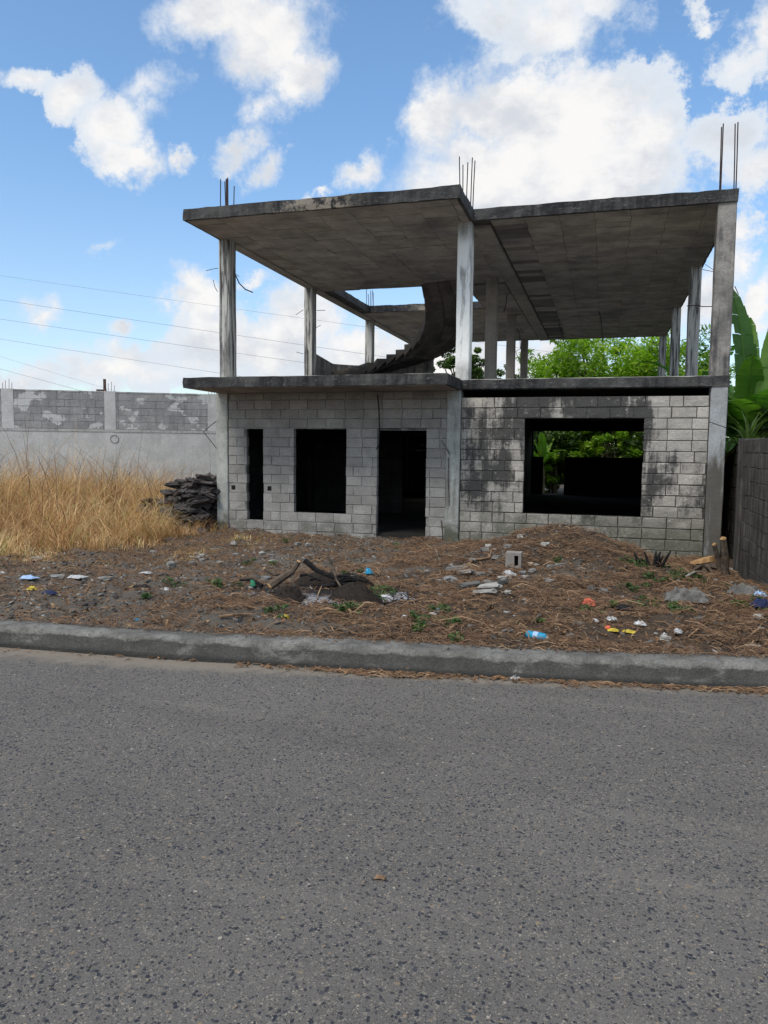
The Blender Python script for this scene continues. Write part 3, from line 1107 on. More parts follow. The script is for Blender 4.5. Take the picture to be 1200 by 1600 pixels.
pcs = Pieces('block', house, 300)
ZG = -.33
DOOR = (-4.16, -3.19, -1, 1.95)
WIN = (-5.86, -4.76, .325, 1.97)
SLIT = (-6.87, -6.50, .13, 1.97)
block_wall(XL + .225, -2.815, .325 - 4 * .1828, Z1B - .005, YW + .012, [DOOR, WIN, SLIT], pcs, M['block_l'], M['mortar_l'], 'front_wall', ch=.1828, bl=.375, gap=.009,
           holes=[(-7.16, .785), (-6.37, .80)])
BWIN = (-1.415, .628, .455, 2.155)
block_wall(-2.56, 1.645, .455 - 4 * .1889, 2.545, YW + .03, [BWIN], pcs, M['block_r'], M['mortar_r'], 'front_wall', ch=.1889, bl=.395, gap=.012)
pcs.flush()
# lintel over the small openings and big window (cast concrete, painted dark by rain)
mb = MB()
for (a, b, z) in ((SLIT[0] - .12, SLIT[1] + .05, 1.957), (WIN[0] - .05, WIN[1] + .08, 1.957), (DOOR[0] - .05, DOOR[1] + .04, 1.937)):
    mb.box(a, b, YW + .018, YW + .10, z - .002, z + .016, .5, .001)
mb.build('lintel', M['mortar_l'], house)

# other walls of the ground floor, inner and rear ones
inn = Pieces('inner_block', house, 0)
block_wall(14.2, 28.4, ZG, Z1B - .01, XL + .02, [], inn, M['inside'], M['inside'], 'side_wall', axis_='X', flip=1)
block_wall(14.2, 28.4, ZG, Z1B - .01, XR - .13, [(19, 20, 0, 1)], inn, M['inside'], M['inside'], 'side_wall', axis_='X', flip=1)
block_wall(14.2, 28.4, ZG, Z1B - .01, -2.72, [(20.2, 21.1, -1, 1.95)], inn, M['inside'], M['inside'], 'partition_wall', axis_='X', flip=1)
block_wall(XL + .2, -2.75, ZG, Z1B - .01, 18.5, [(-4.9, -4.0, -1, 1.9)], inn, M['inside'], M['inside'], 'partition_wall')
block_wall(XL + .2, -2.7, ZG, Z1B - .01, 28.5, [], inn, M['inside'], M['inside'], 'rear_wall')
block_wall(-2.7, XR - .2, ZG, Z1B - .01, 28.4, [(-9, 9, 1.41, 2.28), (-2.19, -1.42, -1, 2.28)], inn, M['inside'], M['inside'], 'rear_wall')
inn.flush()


# spiral staircase from the first floor to the roof
SCX, SCY = -5.62, 18.95


def stair_z(a):
    t_ = math.radians(a)
    return 4.12 + .50 * t_ + (.13 * t_ ** 3 if t_ > 0 else .0)


def sp(a, r):
    t_ = math.radians(a)
    x = SCX + r * math.sin(t_)
    if a < 0:
        x = max(x, XL + .12 + .02 * (2.4 - r))
    return x, SCY + r * math.cos(t_)


RI, RO = 1.15, 2.28
stair = None
mb = MB()
ang = list(range(-105, 114, 6))
vs = []
for a in ang:
    for r, dz in ((RI + .12, -.17), (RO, -.17), (RO, -.01), (RI + .12, -.01)):
        x, y = sp(a, r)
        n_ = .012 * mn.noise(Vector((a * .3, r, dz)))
        vs.append((x, y, stair_z(a) + dz - .06 + n_))
fs = []
for i in range(len(ang) - 1):
    for q in range(4):
        fs.append((i * 4 + q, (i + 1) * 4 + q, (i + 1) * 4 + (q + 1) % 4, i * 4 + (q + 1) % 4))
fs += [(0, 1, 2, 3), tuple(len(vs) - 4 + q for q in (3, 2, 1, 0))]
mb.add(vs, fs)
stair = mb.build('staircase', M['stair'], house)
# soffit boards on the underside of the flight
st_b = MB()
for a in range(-10, 108, 9):
    rr = [RI + .14 + (RO - RI - .16) * k / 3 for k in range(4)]
    for k in range(3):
        p = [(*sp(a + .5, rr[k] + .012), a + .5), (*sp(a + .5, rr[k + 1] - .012), a + .5), (*sp(a + 8.4, rr[k + 1] - .012), a + 8.4), (*sp(a + 8.4, rr[k] + .012), a + 8.4)]
        d0 = random.uniform(.245, .285)
        vv = [(x, y, stair_z(b) - d0) for x, y, b in p] + [(x, y, stair_z(b) - .226) for x, y, b in p]
        st_b.add(vv, [(0, 3, 2, 1), (4, 5, 6, 7), (0, 1, 5, 4), (1, 2, 6, 5), (2, 3, 7, 6), (3, 0, 4, 7)], random.betavariate(2, 2))
tag(st_b.build('soffit_boards', M['stair'], stair), kind='stuff')
STEPA = 13.0
a = -100
while a < 108:
    z = stair_z(a + STEPA) - .02
    z0 = stair_z(a) - .20
    p = [sp(a, RI - .015), sp(a, RO + .01), sp(a + STEPA, RO + .01), sp(a + STEPA, RI - .015)]
    m_ = MB()
    vv = [(x, y, z0) for x, y in p] + [(x, y, z) for x, y in p]
    # keep the underside inside the flight
    vv[2] = (p[2][0], p[2][1], stair_z(a + STEPA) - .10)
    vv[3] = (p[3][0], p[3][1], stair_z(a + STEPA) - .10)
    m_.add(vv, [(0, 3, 2, 1), (4, 5, 6, 7), (0, 1, 5, 4), (1, 2, 6, 5), (2, 3, 7, 6), (3, 0, 4, 7)], .4)
    m_.build('step', M['stair'], stair)
    a += STEPA
# low curved upstand wall on the outer side of the first turn
mb = MB()
vs = []
ang2 = list(range(-108, 29, 6))
for a in ang2:
    zt = 4.0 + .0012 * (a + 40) if a < -30 else stair_z(a) - .02
    zt = 3.93 + max(0, (-a - 60)) * .0035 if a < -20 else (3.93 + (a + 20) * .0072)
    for r, z in ((RO - .11, Z1T - .01), (RO, Z1T - .01), (RO, zt), (RO - .11, zt)):
        x, y = sp(a, r)
        vs.append((x, y, z))
fs = []
for i in range(len(ang2) - 1):
    for q in range(4):
        fs.append((i * 4 + q, (i + 1) * 4 + q, (i + 1) * 4 + (q + 1) % 4, i * 4 + (q + 1) % 4))
fs += [(0, 1, 2, 3), tuple(len(vs) - 4 + q for q in (3, 2, 1, 0))]
mb.add(vs, fs)
mb.build('stair_parapet', M['col_dark'], house)

# starter bars on the roof and bent bars in the columns
for ci, ri, hgt, n_ in ((0, 0, 1.0, 5), (1, 0, .95, 5), (2, 0, 1.12, 4), (0, 2, .72, 5), (0, 1, .3, 2)):
    a, b = upx[ci][ri]
    y = ROWS[ri]
    spots = [(a + .03, y + .04), (b - .03, y + .04), (a + .04, y + .26), (b - .03, y + .26), ((a + b) / 2, y + .14)][:n_]
    for (x, yq) in spots:
        h_ = hgt * random.uniform(.88, 1.02)
        lx = random.uniform(-.03, .03)
        mb = MB()
        mb.tube([(x, yq, Z2T - .03), (x + lx * .4, yq, Z2T + h_ * .5), (x + lx, yq, Z2T + h_)], .010, 5)
        mb.build('rebar', M['rebar'], house)
mb = MB()
mb.tube([(-7.3, 13.9, Z2T - .03), (-7.3, 13.9, Z2T + .97)], .026, 7)
mb.build('conduit', M['rebar'], house)


def bent(pts, r=.007, name='bent_rebar', mat=None):
    mb = MB()
    mb.tube(pts, r, 5)
    return mb.build(name, mat or M['rebar'], house)


def pix_bar(pl, Y, r=.008):
    bent([at(x, y, Y=Y) for x, y in pl], r)


pix_bar([(368, 430), (374, 443), (383, 452), (395, 457)], 13.95, .012)
pix_bar([(368, 428), (374, 432)], 13.95, .006)
pix_bar([(341, 419), (334, 420), (322, 423)], 13.95, .006)
pix_bar([(340, 456), (336, 449), (333, 437)], 13.95, .006)
pix_bar([(495, 485), (508, 485)], 18.4, .007)
pix_bar([(474, 484), (462, 492)], 18.4, .007)
pix_bar([(474, 553), (463, 550)], 18.4, .007)
pix_bar([(494, 512), (501, 508)], 18.4, .007)
pix_bar([(342, 655), (329, 665), (318, 675), (330, 690), (341, 704)], 13.85, .008)
pix_bar([(1073, 478), (1092, 477), (1096, 479), (1116, 479)], 16.2, .009)
pix_bar([(1097, 421), (1112, 424), (1118, 425)], 16.2, .006)
pix_bar([(1102, 413), (1118, 424)], 16.2, .005)
pix_bar([(1148, 447), (1154, 460)], 13.9, .007)
pix_bar([(1108, 659), (1122, 664), (1136, 669)], 13.79, .007)
pix_bar([(690, 688), (697, 700), (703, 710)], 13.77, .007)
pix_bar([(701, 715), (700, 745), (702, 790)], 13.775, .006)
pix_bar([(689, 812), (691, 830), (692, 846)], 13.775, .008)
for (pl, Y) in (([(927, 470), (935, 482), (939, 497), (941, 520), (941, 535)], 23.5), ([(873, 505), (878, 522), (884, 545)], 25.0),
                ([(807, 513), (812, 522), (813, 545), (806, 549), (808, 556), (813, 561)], 24.4), ([(792, 460), (790, 478), (787, 488)], 18.6)):
    bent([at(x, y, Y=Y) for x, y in pl], .011, 'hanging_wire', M['wire'])
bent([at(590, 617, Y=13.76), at(592, 640, Y=13.76), at(593, 675, Y=13.77), at(592, 695, Y=13.77), at(588, 702, Y=13.77)], .012, 'hanging_wire', M['wire'])
# white chip added at the door head, standing in for light through a hole
mb = MB()
p = at(632, 671, Y=13.9)
mb.box(p.x - .06, p.x + .06, 13.9, 13.93, p.z - .02, p.z + .012, .5, .006)
mb.build('light_spot_chip', M['white_plastic'], house)

# ------------------------------------------------------------------ left boundary wall
PA, PB = Vector((-23.5, 12.45, 0)), Vector((-9.9, 20.44, 0))
pdir = (PB - PA).normalized()
pn = Vector((pdir.y, -pdir.x, 0))           # faces the camera side
peri = thing('boundary_wall', (PA + PB) / 2, 'long grey boundary wall, plastered below and bare stained block above, behind the dry grass', 'wall')


def pw(s, off, z):
    q = PA + pdir * s + pn * off
    return (q.x, q.y, z)


def pbox(mb, s0, s1, o0, o1, z0, z1, tint=.5, j=0.0):
    vs = [pw(s, o, z) for z in (z0, z1) for o in (o1, o0) for s in (s0, s1)]
    if j:
        vs = [tuple(c + random.uniform(-j, j) for c in p) for p in vs]
    mb.add(vs, [(0, 2, 3, 1), (4, 5, 7, 6), (0, 1, 5, 4), (2, 6, 7, 3), (0, 4, 6, 2), (1, 3, 7, 5)], tint)


L = (PB - PA).length
ptop = 3.1
mb = MB()
pbox(mb, 0, L, -.12, -.006, -.5, ptop - .02)
mb.build('wall_core', M['peri_mortar'], peri)
# where the posts stand, found from their places along the wall
def s_of(px):
    dd = ray(px, 640)
    n2 = pn
    t_ = (PA - Vector((0, 0, 0))).dot(n2) / dd.dot(n2)
    return (dd * t_ - PA).dot(pdir)


posts = [s_of(x) for x in (-250, -110, 12, 172, 333)]
mb = MB()
pbox(mb, 0, L, -.01, .012, -.5, 2.0)
mb.build('plaster_panel', M['peri_low'], peri)
mb = MB()
n_ = 60
for k in range(n_):
    s0, s1 = L * k / n_, L * (k + 1) / n_
    pbox(mb, s0, s1, .012, .022 + .003 * random.random(), 1.97 + .008 * random.random(), 2.045, .5)
mb.build('plaster_ledge', M['peri_col'], peri)
pp = Pieces('block', peri, 300)
r = 0
z = 2.05
while z < ptop - .02:
    s = -.2 * (r % 2)
    while s < L:
        a, b = max(s, 0), min(s + .4, L)
        if b - a > .06:
            m_ = MB()
            d_ = random.uniform(0, .006)
            pbox(m_, a + .003, b - .003, -.02, .004 + d_, z + .004, min(z + .2, ptop) - .004, random.random(), .003)
            pp.add(m_, M['peri_top'], pw((a + b) / 2, 0, z + .1))
        s += .4
    z += .2
    r += 1
pp.flush()
for s in posts:
    mb = MB()
    pbox(mb, s - .15, s + .15, -.15, .014, -.5, ptop + .005, .5, .004)
    mb.build('post', M['peri_low'], peri)
    for k in range(4):
        q = pw(s - .12 + .08 * k, -.05 + .06 * (k % 2), ptop)
        m_ = MB()
        m_.tube([q, (q[0] + .01, q[1], ptop + .17 + .05 * (k % 3))], .006, 4)
        m_.build('rebar', M['rebar'], peri)
# return of the wall going back
mb = MB()
mb.box(PB.x - .02, PB.x + .12, PB.y + .05, PB.y + 16, -.5, ptop - .01)
mb.build('return_wall', M['peri_low'], peri)
# round stain ring (a patched hole) on the wall
cR = pw(s_of(178), .013, 1.78)
mb = MB()
ringp = [Vector(cR) + pdir * (.11 * math.cos(q)) + Vector((0, 0, .11 * math.sin(q))) for q in np.linspace(0, 2 * math.pi, 14)]
mb.tube(ringp, .016, 5, cap=False)
mb.build('patched_hole', M['peri_top'], peri)
# steel pipe stub on the wall
s = s_of(164)
pst = thing('pipe_stub', pw(s, -.05, ptop), 'short rusty steel pipe with a bent foot standing on top of the boundary wall', 'pipe')
mb = MB()
q = pw(s, -.05, ptop)
mb.tube([q, (q[0], q[1], ptop + .34)], .04, 8)
mb.build('pipe', M['rust_pipe'], pst)
mb = MB()
mb.tube([pw(s - .22, -.05, ptop + .03), pw(s + .05, -.05, ptop + .03)], .025, 6)
mb.build('pipe_foot', M['rust_pipe'], pst)

# ------------------------------------------------------------------ right boundary wall
nb = thing('neighbour_wall', (2.0, 10, -.2), 'dark stained block wall at the right edge beside the house', 'wall')
nbp = Pieces('block', nb, 300)
XN = 1.96
block_wall(6.1, 12.55, -.42, 1.79, XN, [], nbp, M['nb'], M['nb_mortar'], 'block_panel', axis_='X', flip=1, parent=nb, ch=.2, gap=.004)
block_wall(12.6, 29.5, -.42, 1.70, XN + .2, [], nbp, M['nb'], M['nb_mortar'], 'block_panel', axis_='X', flip=1, parent=nb, ch=.2, gap=.008)
nbp.flush()
mb = MB()
mb.box(XN - .03, XN + .20, 12.3, 12.6, -.4, 1.80, .5, .006)
mb.build('wall_end_post', M['nb'], nb)
for o in [q for q in COL.objects if q.name.startswith('block_panel')]:
    pass

# ------------------------------------------------------------------ plants behind
LEAFQ = np.array([[-.5, 0, 0], [-.12, .5, .06], [.5, 0, -.05], [-.12, -.5, .06]])


def leaves(name, centres, radii, per, size, asp, mat, parent, seed, droop=.3, flat=.75, tlo=0., thi=1., lift=.25):
    g = np.random.default_rng(seed)
    C_, S_ = [], []
    for c, rr in zip(centres, radii):
        n = per
        dirs = g.normal(size=(n, 3))
        dirs /= np.linalg.norm(dirs, axis=1)[:, None]
        rad = rr * g.uniform(.35, 1.0, n) ** .6
        p = dirs * rad[:, None]
        p[:, 2] *= flat
        C_.append(np.array(c) + p)
        clump = g.uniform(-.22, .22)
        S_.append(np.clip(.42 + clump + g.normal(0, .16, n) + lift * dirs[:, 2] * 0, 0, 1))
    C = np.concatenate(C_)
    T = np.concatenate(S_) * (thi - tlo) + tlo
    n = len(C)
    yaw = g.uniform(0, 2 * math.pi, n)
    pit = g.normal(-droop, .45, n)
    rol = g.normal(0, .6, n)
    fx = np.stack([np.cos(yaw) * np.cos(pit), np.sin(yaw) * np.cos(pit), np.sin(pit)], 1)
    sx = np.stack([-np.sin(yaw), np.cos(yaw), np.zeros(n)], 1)
    ux = np.cross(fx, sx)
    s2 = sx * np.cos(rol)[:, None] + ux * np.sin(rol)[:, None]
    u2 = np.cross(fx, s2)
    sz = size * g.uniform(.6, 1.3, n)
    V = (C[:, None, :] + LEAFQ[None, :, 0:1] * (sz[:, None, None] * fx[:, None, :])
         + LEAFQ[None, :, 1:2] * (sz[:, None, None] * asp * s2[:, None, :])
         + LEAFQ[None, :, 2:3] * (sz[:, None, None] * u2[:, None, :]))
    F = np.arange(n * 4).reshape(n, 4)
    return npmesh(name, V.reshape(-1, 3), F, np.repeat(T, 4), mat, parent)


def tree(loc, height, rad, label, mat, seed, nclump=90, per=110, leaf=.2, asp=.3, squash=.75, name='tree', trunk=.18, group=None, low=.35):
    g = np.random.default_rng(seed)
    root = thing(name, loc, label, 'tree', group)
    x0, y0, z0 = loc
    mb = MB()
    top = height * .62
    mb.tube([(x0, y0, z0 - .2), (x0 + .1, y0, z0 + top * .5), (x0, y0 + .1, z0 + top)], [trunk, trunk * .8, trunk * .5], 8)
    cen, rr = [], []
    for k in range(nclump):
        dv = g.normal(size=3)
        dv /= np.linalg.norm(dv)
        f = g.uniform(.35, 1) ** .5
        wob = 1 + .25 * math.sin(dv[0] * 5 + seed) * math.cos(dv[1] * 4 + dv[2] * 3)
        c = np.array([x0, y0, z0 + height * (1 + low) / 2]) + dv * f * wob * np.array([rad, rad, height * (1 - low) / 2 * 1.0])
        cen.append(c)
        rr.append(g.uniform(.16, .3) * rad * .8)
    for k in range(0, nclump, 7):
        c = cen[k]
        mb.tube([(x0, y0, z0 + top * g.uniform(.4, .95)), tuple((np.array([x0, y0, z0 + top]) + c) / 2 + g.normal(0, .1, 3)), tuple(c)],
                [trunk * .4, trunk * .25, .02], 5)
    mb.build('trunk', M['bark'], root)
    leaves('crown', cen, rr, per, leaf, asp, mat, root, seed + 5)
    return root


def place(px, py, Y):
    q = at(px, py, Y=Y)
    return q


q = place(935, 640, 36)
tree((q.x - .2, 36, -.1), 7.3, 3.4, 'bright green broadleaf tree behind the house, seen under the right half of the roof', M['leaf_bright'], 11,
     nclump=150, per=150, leaf=.26, asp=.28)
q = place(1010, 640, 37)
tree((q.x + 1.2, 37.5, -.1), 7.0, 2.6, 'bright tree behind the rightmost upper columns', M['leaf_bright'], 12, nclump=90, per=130, leaf=.26, asp=.28)
q = place(718, 640, 38)
tree((q.x, 38, -.1), 7.0, 1.45, 'dark green tree seen between the middle columns left of the bright one', M['leaf_dark'], 13, nclump=80, per=120, leaf=.22, asp=.4)
q = place(770, 640, 40)
tree((q.x + .2, 40, -.1), 6.1, 1.2, 'small dark tree just right of the white plastered column', M['leaf_dark'], 14, nclump=60, per=110, leaf=.22, asp=.4)
sh = []
for k, (px, Y, h, r_, dark) in enumerate([(860, 34.0, 2.4, 1.0, 0), (905, 34.6, 3.2, 1.4, 0), (950, 34.2, 3.4, 1.5, 0), (1000, 35, 3.3, 1.5, 1),
                                          (870, 36.5, 3.9, 1.7, 1), (1040, 35, 3.6, 1.6, 1), (820, 34, 3.4, 1.6, 1), (900, 36, 4.2, 2.2, 1), (980, 36, 4.2, 2.2, 0)]):
    q = place(px, 700, Y)
    tree((q.x, Y, -.15), h, r_, ('leafy bush behind the house seen through the large window, ' +
         ['behind the rear doorway', 'second from the doorway', 'with the brightest leaves', 'near its right edge', 'tall one at the back left',
          'beyond its right edge', 'beyond its left edge', 'dark back row on the left', 'back row on the right'][k]), M['leaf_dark'] if dark else M['leaf_bright'], 30 + k, nclump=75, per=130, leaf=.2,
         asp=.45, name='bush', trunk=.05, low=.0)


# banana plants
def banana_leaf(base, yaw, lean, length, width, curl=.5, tint=.5, seed=0, fold=.25, torn=True):
    """leaf: midrib curve + blade halves cut in strips"""
    g = np.random.default_rng(seed)
    n = 16
    mb = MB()
    hd = Vector((math.cos(yaw), math.sin(yaw), 0))
    side = Vector((-math.sin(yaw), math.cos(yaw), 0))
    pts, nrm = [], []
    p = Vector(base)
    ang_ = lean
    for k in range(n + 1):
        pts.append(p.copy())
        dirv = hd * math.sin(ang_) + Vector((0, 0, 1)) * math.cos(ang_)
        nrm.append((-hd * math.cos(ang_) + Vector((0, 0, 1)) * math.sin(ang_)))
        p = p + dirv * (length / n)
        ang_ += curl / n * (0.4 + 1.6 * k / n)
    vs, fs, tt = [], [], []
    for sgn in (-1, 1):
        for k in range(1, n):
            wj = 1 - abs(g.normal(0, .07))
            f0, f1 = k / n, (k + 1) / n
            w0 = wj * width * (math.sin(math.pi * min(1, f0 * .96 + .02)) ** .55)
            w1 = width * (math.sin(math.pi * min(1, f1 * .96 + .02)) ** .55) if k < n - 1 else 0.02
            dr = fold + (g.normal(0, .10) if torn and lean > .3 else g.normal(0, .06))
            e0 = pts[k] + side * sgn * w0 * math.cos(dr) + nrm[k] * w0 * math.sin(dr)
            e1 = pts[k + 1] + side * sgn * w1 * math.cos(dr) + nrm[k + 1] * w1 * math.sin(dr)
            m0 = pts[k] + (e0 - pts[k]) * .5 + nrm[k] * .02
            m1 = pts[k + 1] + (e1 - pts[k + 1]) * .5 + nrm[k + 1] * .02
            tk = min(1, max(0, tint + g.normal(0, .03)))
            mb.add([pts[k], pts[k + 1], m1, m0], [(0, 1, 2, 3)], tk)
            mb.add([m0, m1, e1, e0], [(0, 1, 2, 3)], min(1, tk + .03))
    return mb, pts


def banana(loc, label, leaves_, name='banana_plant', stem=.12, hstem=1.6, group=None):
    root = thing(name, loc, label, 'plant', group)
    mb = MB()
    x, y, z = loc
    mb.tube([(x, y, z - .2), (x + .03, y, z + hstem * .5), (x, y, z + hstem)], [stem, stem * .85, stem * .55], 9)
    mb.build('pseudostem', M['pseudostem'], root)
    for i, (yaw, lean, ln, wd, curl, tint) in enumerate(leaves_):
        m_, pts = banana_leaf((x, y, z + hstem * .92), yaw, lean, ln, wd, curl, tint, seed=i * 7 + int(abs(x) * 10))
        lf = m_.build('leaf', M['banana'], root)
        r_ = MB()
        r_.tube(pts, [.022 - .018 * k / len(pts) for k in range(len(pts))], 5, .8)
        r_.build('midrib', M['banana'], lf)
    return root


D = math.radians
q = at(1168, 600, Y=15.6)
banana((q.x, 15.6, -.2), 'tall banana plant with upright leaves right of the corner column', [
    (D(118), D(1), 3.15, .25, .42, .38), (D(82), D(9), 2.6, .22, .2, .72), (D(175), D(14), 2.0, .20, .45, .78), (D(200), D(20), 1.5, .26, 1.0, .55),
    (D(250), D(60), 1.6, .26, 1.4, .4), (D(-100), D(75), 1.4, .25, 1.2, .4), (D(140), D(30), 2.0, .25, 1.2, .4), (D(-80), D(28), 1.7, .28, 1.1, .45),
    (D(10), D(25), 2.0, .26, .9, .5), (D(-120), D(35), 1.9, .3, 1.5, .6), (D(-60), D(40), 1.8, .3, 1.5, .5), (D(-95), D(12), 1.9, .27, .7, .62)], hstem=2.0)
q = at(1196, 600, Y=15.0)
banana((q.x, 15.0, -.2), 'banana plant at the right picture edge with a yellowing leaf', [
    (D(60), D(5), 2.8, .22, .35, .72), (D(60), D(8), 2.3, .26, .4, .45), (D(185), D(50), 1.9, .26, 1.0, .42), (D(215), D(62), 1.1, .2, 1.9, .95), (D(190), D(65), 1.3, .22, 1.6, .42),
    (D(100), D(20), 2.2, .26, .8, .5), (D(-90), D(25), 1.7, .28, 1.0, .5), (D(0), D(40), 2.0, .26, .8, .4), (D(-130), D(30), 1.9, .3, 1.4, .68), (D(150), D(22), 2.0, .26, .9, .6)], hstem=1.9)
q = at(1100, 600, Y=20.5)
banana((2.75, 20.5, -.2), 'banana plant behind the right wall seen between the right columns', [
    (D(175), D(45), 2.4, .3, .9, .35), (D(250), D(35), 2.2, .28, 1.0, .4), (D(90), D(30), 2.2, .3, .9, .45), (D(10), D(30), 2.2, .3, .9, .45)], hstem=2.7)
banana((2.9, 26.5, -.2), 'banana plant far behind the right wall near the rear columns', [
    (D(185), D(25), 2.6, .3, .9, .5), (D(220), D(45), 2.2, .28, 1.0, .4), (D(90), D(30), 2.2, .3, .9, .45), (D(-60), D(20), 2.6, .3, .7, .45)], hstem=3.2)
for k, (px, Y) in enumerate(((826, 33.2), (848, 32.6), (868, 34.0))):
    q = at(px, 700, Y=Y)
    banana((q.x, Y, -.2), 'bright young banana plant through the large window, ' + ['at its left edge', 'in front of the bush', 'next to the bushes'][k], [
        (D(180), D(14), 1.6, .2, .5, .82), (D(60), D(18), 1.7, .2, .8, .8), (D(-90), D(12), 1.6, .19, .7, .80), (D(-30), D(35), 1.4, .2, 1.1, .8),
        (D(230), D(38), 1.4, .2, 1.2, .75)], hstem=1.1 + .1 * k)

# spiky plant and dark undergrowth behind the right wall
q = at(1168, 700, Y=13.6)
px0 = (q.x, 13.6, 1.35)
spk = thing('spiky_plant', (q.x, 13.6, -.2), 'grey green spiky leaved plant rising behind the right wall under the bananas', 'plant')
mb = MB()
mb.tube([(q.x, 13.6, -.2), (q.x, 13.6, 1.75)], .05, 6)
mb.build('stem', M['bark'], spk)
mb = MB()
for k in range(34):
    yw_ = random.uniform(0, 2 * math.pi)
    ln_ = random.uniform(.4, .75)
    le = random.uniform(.15, 1.2)
    b0 = Vector((q.x, 13.6, 1.72))
    hd = Vector((math.cos(yw_), math.sin(yw_), 0))
    sd = Vector((-math.sin(yw_), math.cos(yw_), 0))
    p1 = b0 + (hd * math.sin(le) + Vector((0, 0, math.cos(le)))) * ln_ * .55
    p2 = b0 + (hd * math.sin(le + .2) + Vector((0, 0, math.cos(le + .2)))) * ln_
    mb.add([b0 - sd * .015, b0 + sd * .015, p1 + sd * .02, p1 - sd * .02, p2], [(0, 1, 2, 3), (3, 2, 4)], random.uniform(.3, .7))
mb.build('leaves', M['leaf_dark'], spk)
for k, (x, y, h, r_) in enumerate(((2.75, 14.6, 2.75, .6), (3.5, 16.6, 3.1, .95), (3.0, 18.6, 3.2, .85), (3.6, 13.6, 2.7, .75))):
    tree((x, y, -.2), h, r_, 'dark bush behind the right wall, ' + ['nearest to the corner column', 'behind the tall banana', 'beside the middle of the house', 'at the picture edge'][k],
         M['leaf_dark'], 60 + k, nclump=40, per=90, leaf=.16, asp=.4, name='bush', trunk=.04, low=.0)
mb = MB()
tuft = thing('young_weed', (2.05, 13.4, 1.75), 'small bright green weed growing on the right wall top by the column', 'plant')
cc = at(1140, 690, Y=13.2)
leaves('leaves', [(cc.x + .03, 13.2, cc.z - .02), (cc.x + .12, 13.2, cc.z)], [.07, .06], 26, .09, .45, M['leaf_weed'], tuft, 77)

# ------------------------------------------------------------------ overhead wires
for k, (y0, x1, y1) in enumerate(((427, 560, 505), (465, 590, 552), (495, 470, 562), (526, 340, 579), (572, 130, 608), (553, 60, 572))):
    Yw = 40 + k
    A = at(-260, y0 - (y1 - y0) / x1 * 260 * .95, Y=Yw)
    B = at(x1, y1, Y=Yw)
    E2 = B + (B - A) * .9
    pts = []
    for i in range(13):
        f = i / 12
        q = A.lerp(E2, f)
        q.z -= 1.2 * 4 * f * (1 - f) * .12
        pts.append(q)
    mb = MB()
    mb.tube(pts, .007 if k in (0, 5) else .010, 4)
    o = mb.build('overhead_wire', M['cable'])
    tag(o, ['thin topmost overhead wire crossing the sky on the left', 'second overhead wire from the top, passing behind both left columns',
            'third overhead wire from the top, over the boundary wall', 'fourth overhead wire, meeting the floor slab corner',
            'low wire dropping to the boundary wall post', 'short lowest wire at the left picture edge'][k], 'wire', 'overhead wires')
# ------------------------------------------------------------------ scatter
LOTX0, LOTX1 = -10.5, 1.9


def gh_arr(P):
    return np.array([gh(x, y) for x, y in P])


def sample_lot(n, x0=-10.5, x1=1.9, dens=None, tmin=.27, tmax=9.0, g=rng):
    out = []
    while len(out) < n:
        x = g.uniform(x0, x1)
        y = kerb_y(x) + tmin + (tmax - tmin) * g.uniform()
        if y > 13.78 and x > XL - .05:
            continue
        if dens is None or g.uniform() < dens(x, y):
            out.append((x, y))
    return np.array(out)


def brown_d(x, y):
    b = .2 + .8 * smooth(-4.4, -2.6, x + .8 * mn.noise(Vector((x * .7, y * .7, 2))))
    b *= .08 + 1.0 * smooth(-.32, .12, mn.noise(Vector((x * 1.7, y * 1.7, 7)))) + .25 * max(0, mn.noise(Vector((x * 5, y * 5, 3))))
    if x < -5 and y > 8.6:
        b = max(b, .35)
    if math.hypot((x + 2.72) * .9, (y - 7.15) * 1.5) < .85:
        b *= .12
    return min(1, b)


def grey_d(x, y):
    b = .25 + .75 * smooth(-1.8, -3.8, x)
    b *= .35 + 1.2 * max(0, mn.noise(Vector((x * 1.3, y * 1.3, 17))) + .3)
    b += .8 * math.exp(-((x + 1.5) / .75) ** 2 - ((y - 9.6) / 1.1) ** 2)
    b += .35 * math.exp(-((x + .3) / .9) ** 2 - ((y - 10) / 1.2) ** 2)
    b *= .35 if math.hypot((x + 2.72), (y - 7.15) * 1.5) < .8 else 1
    return min(1, b)


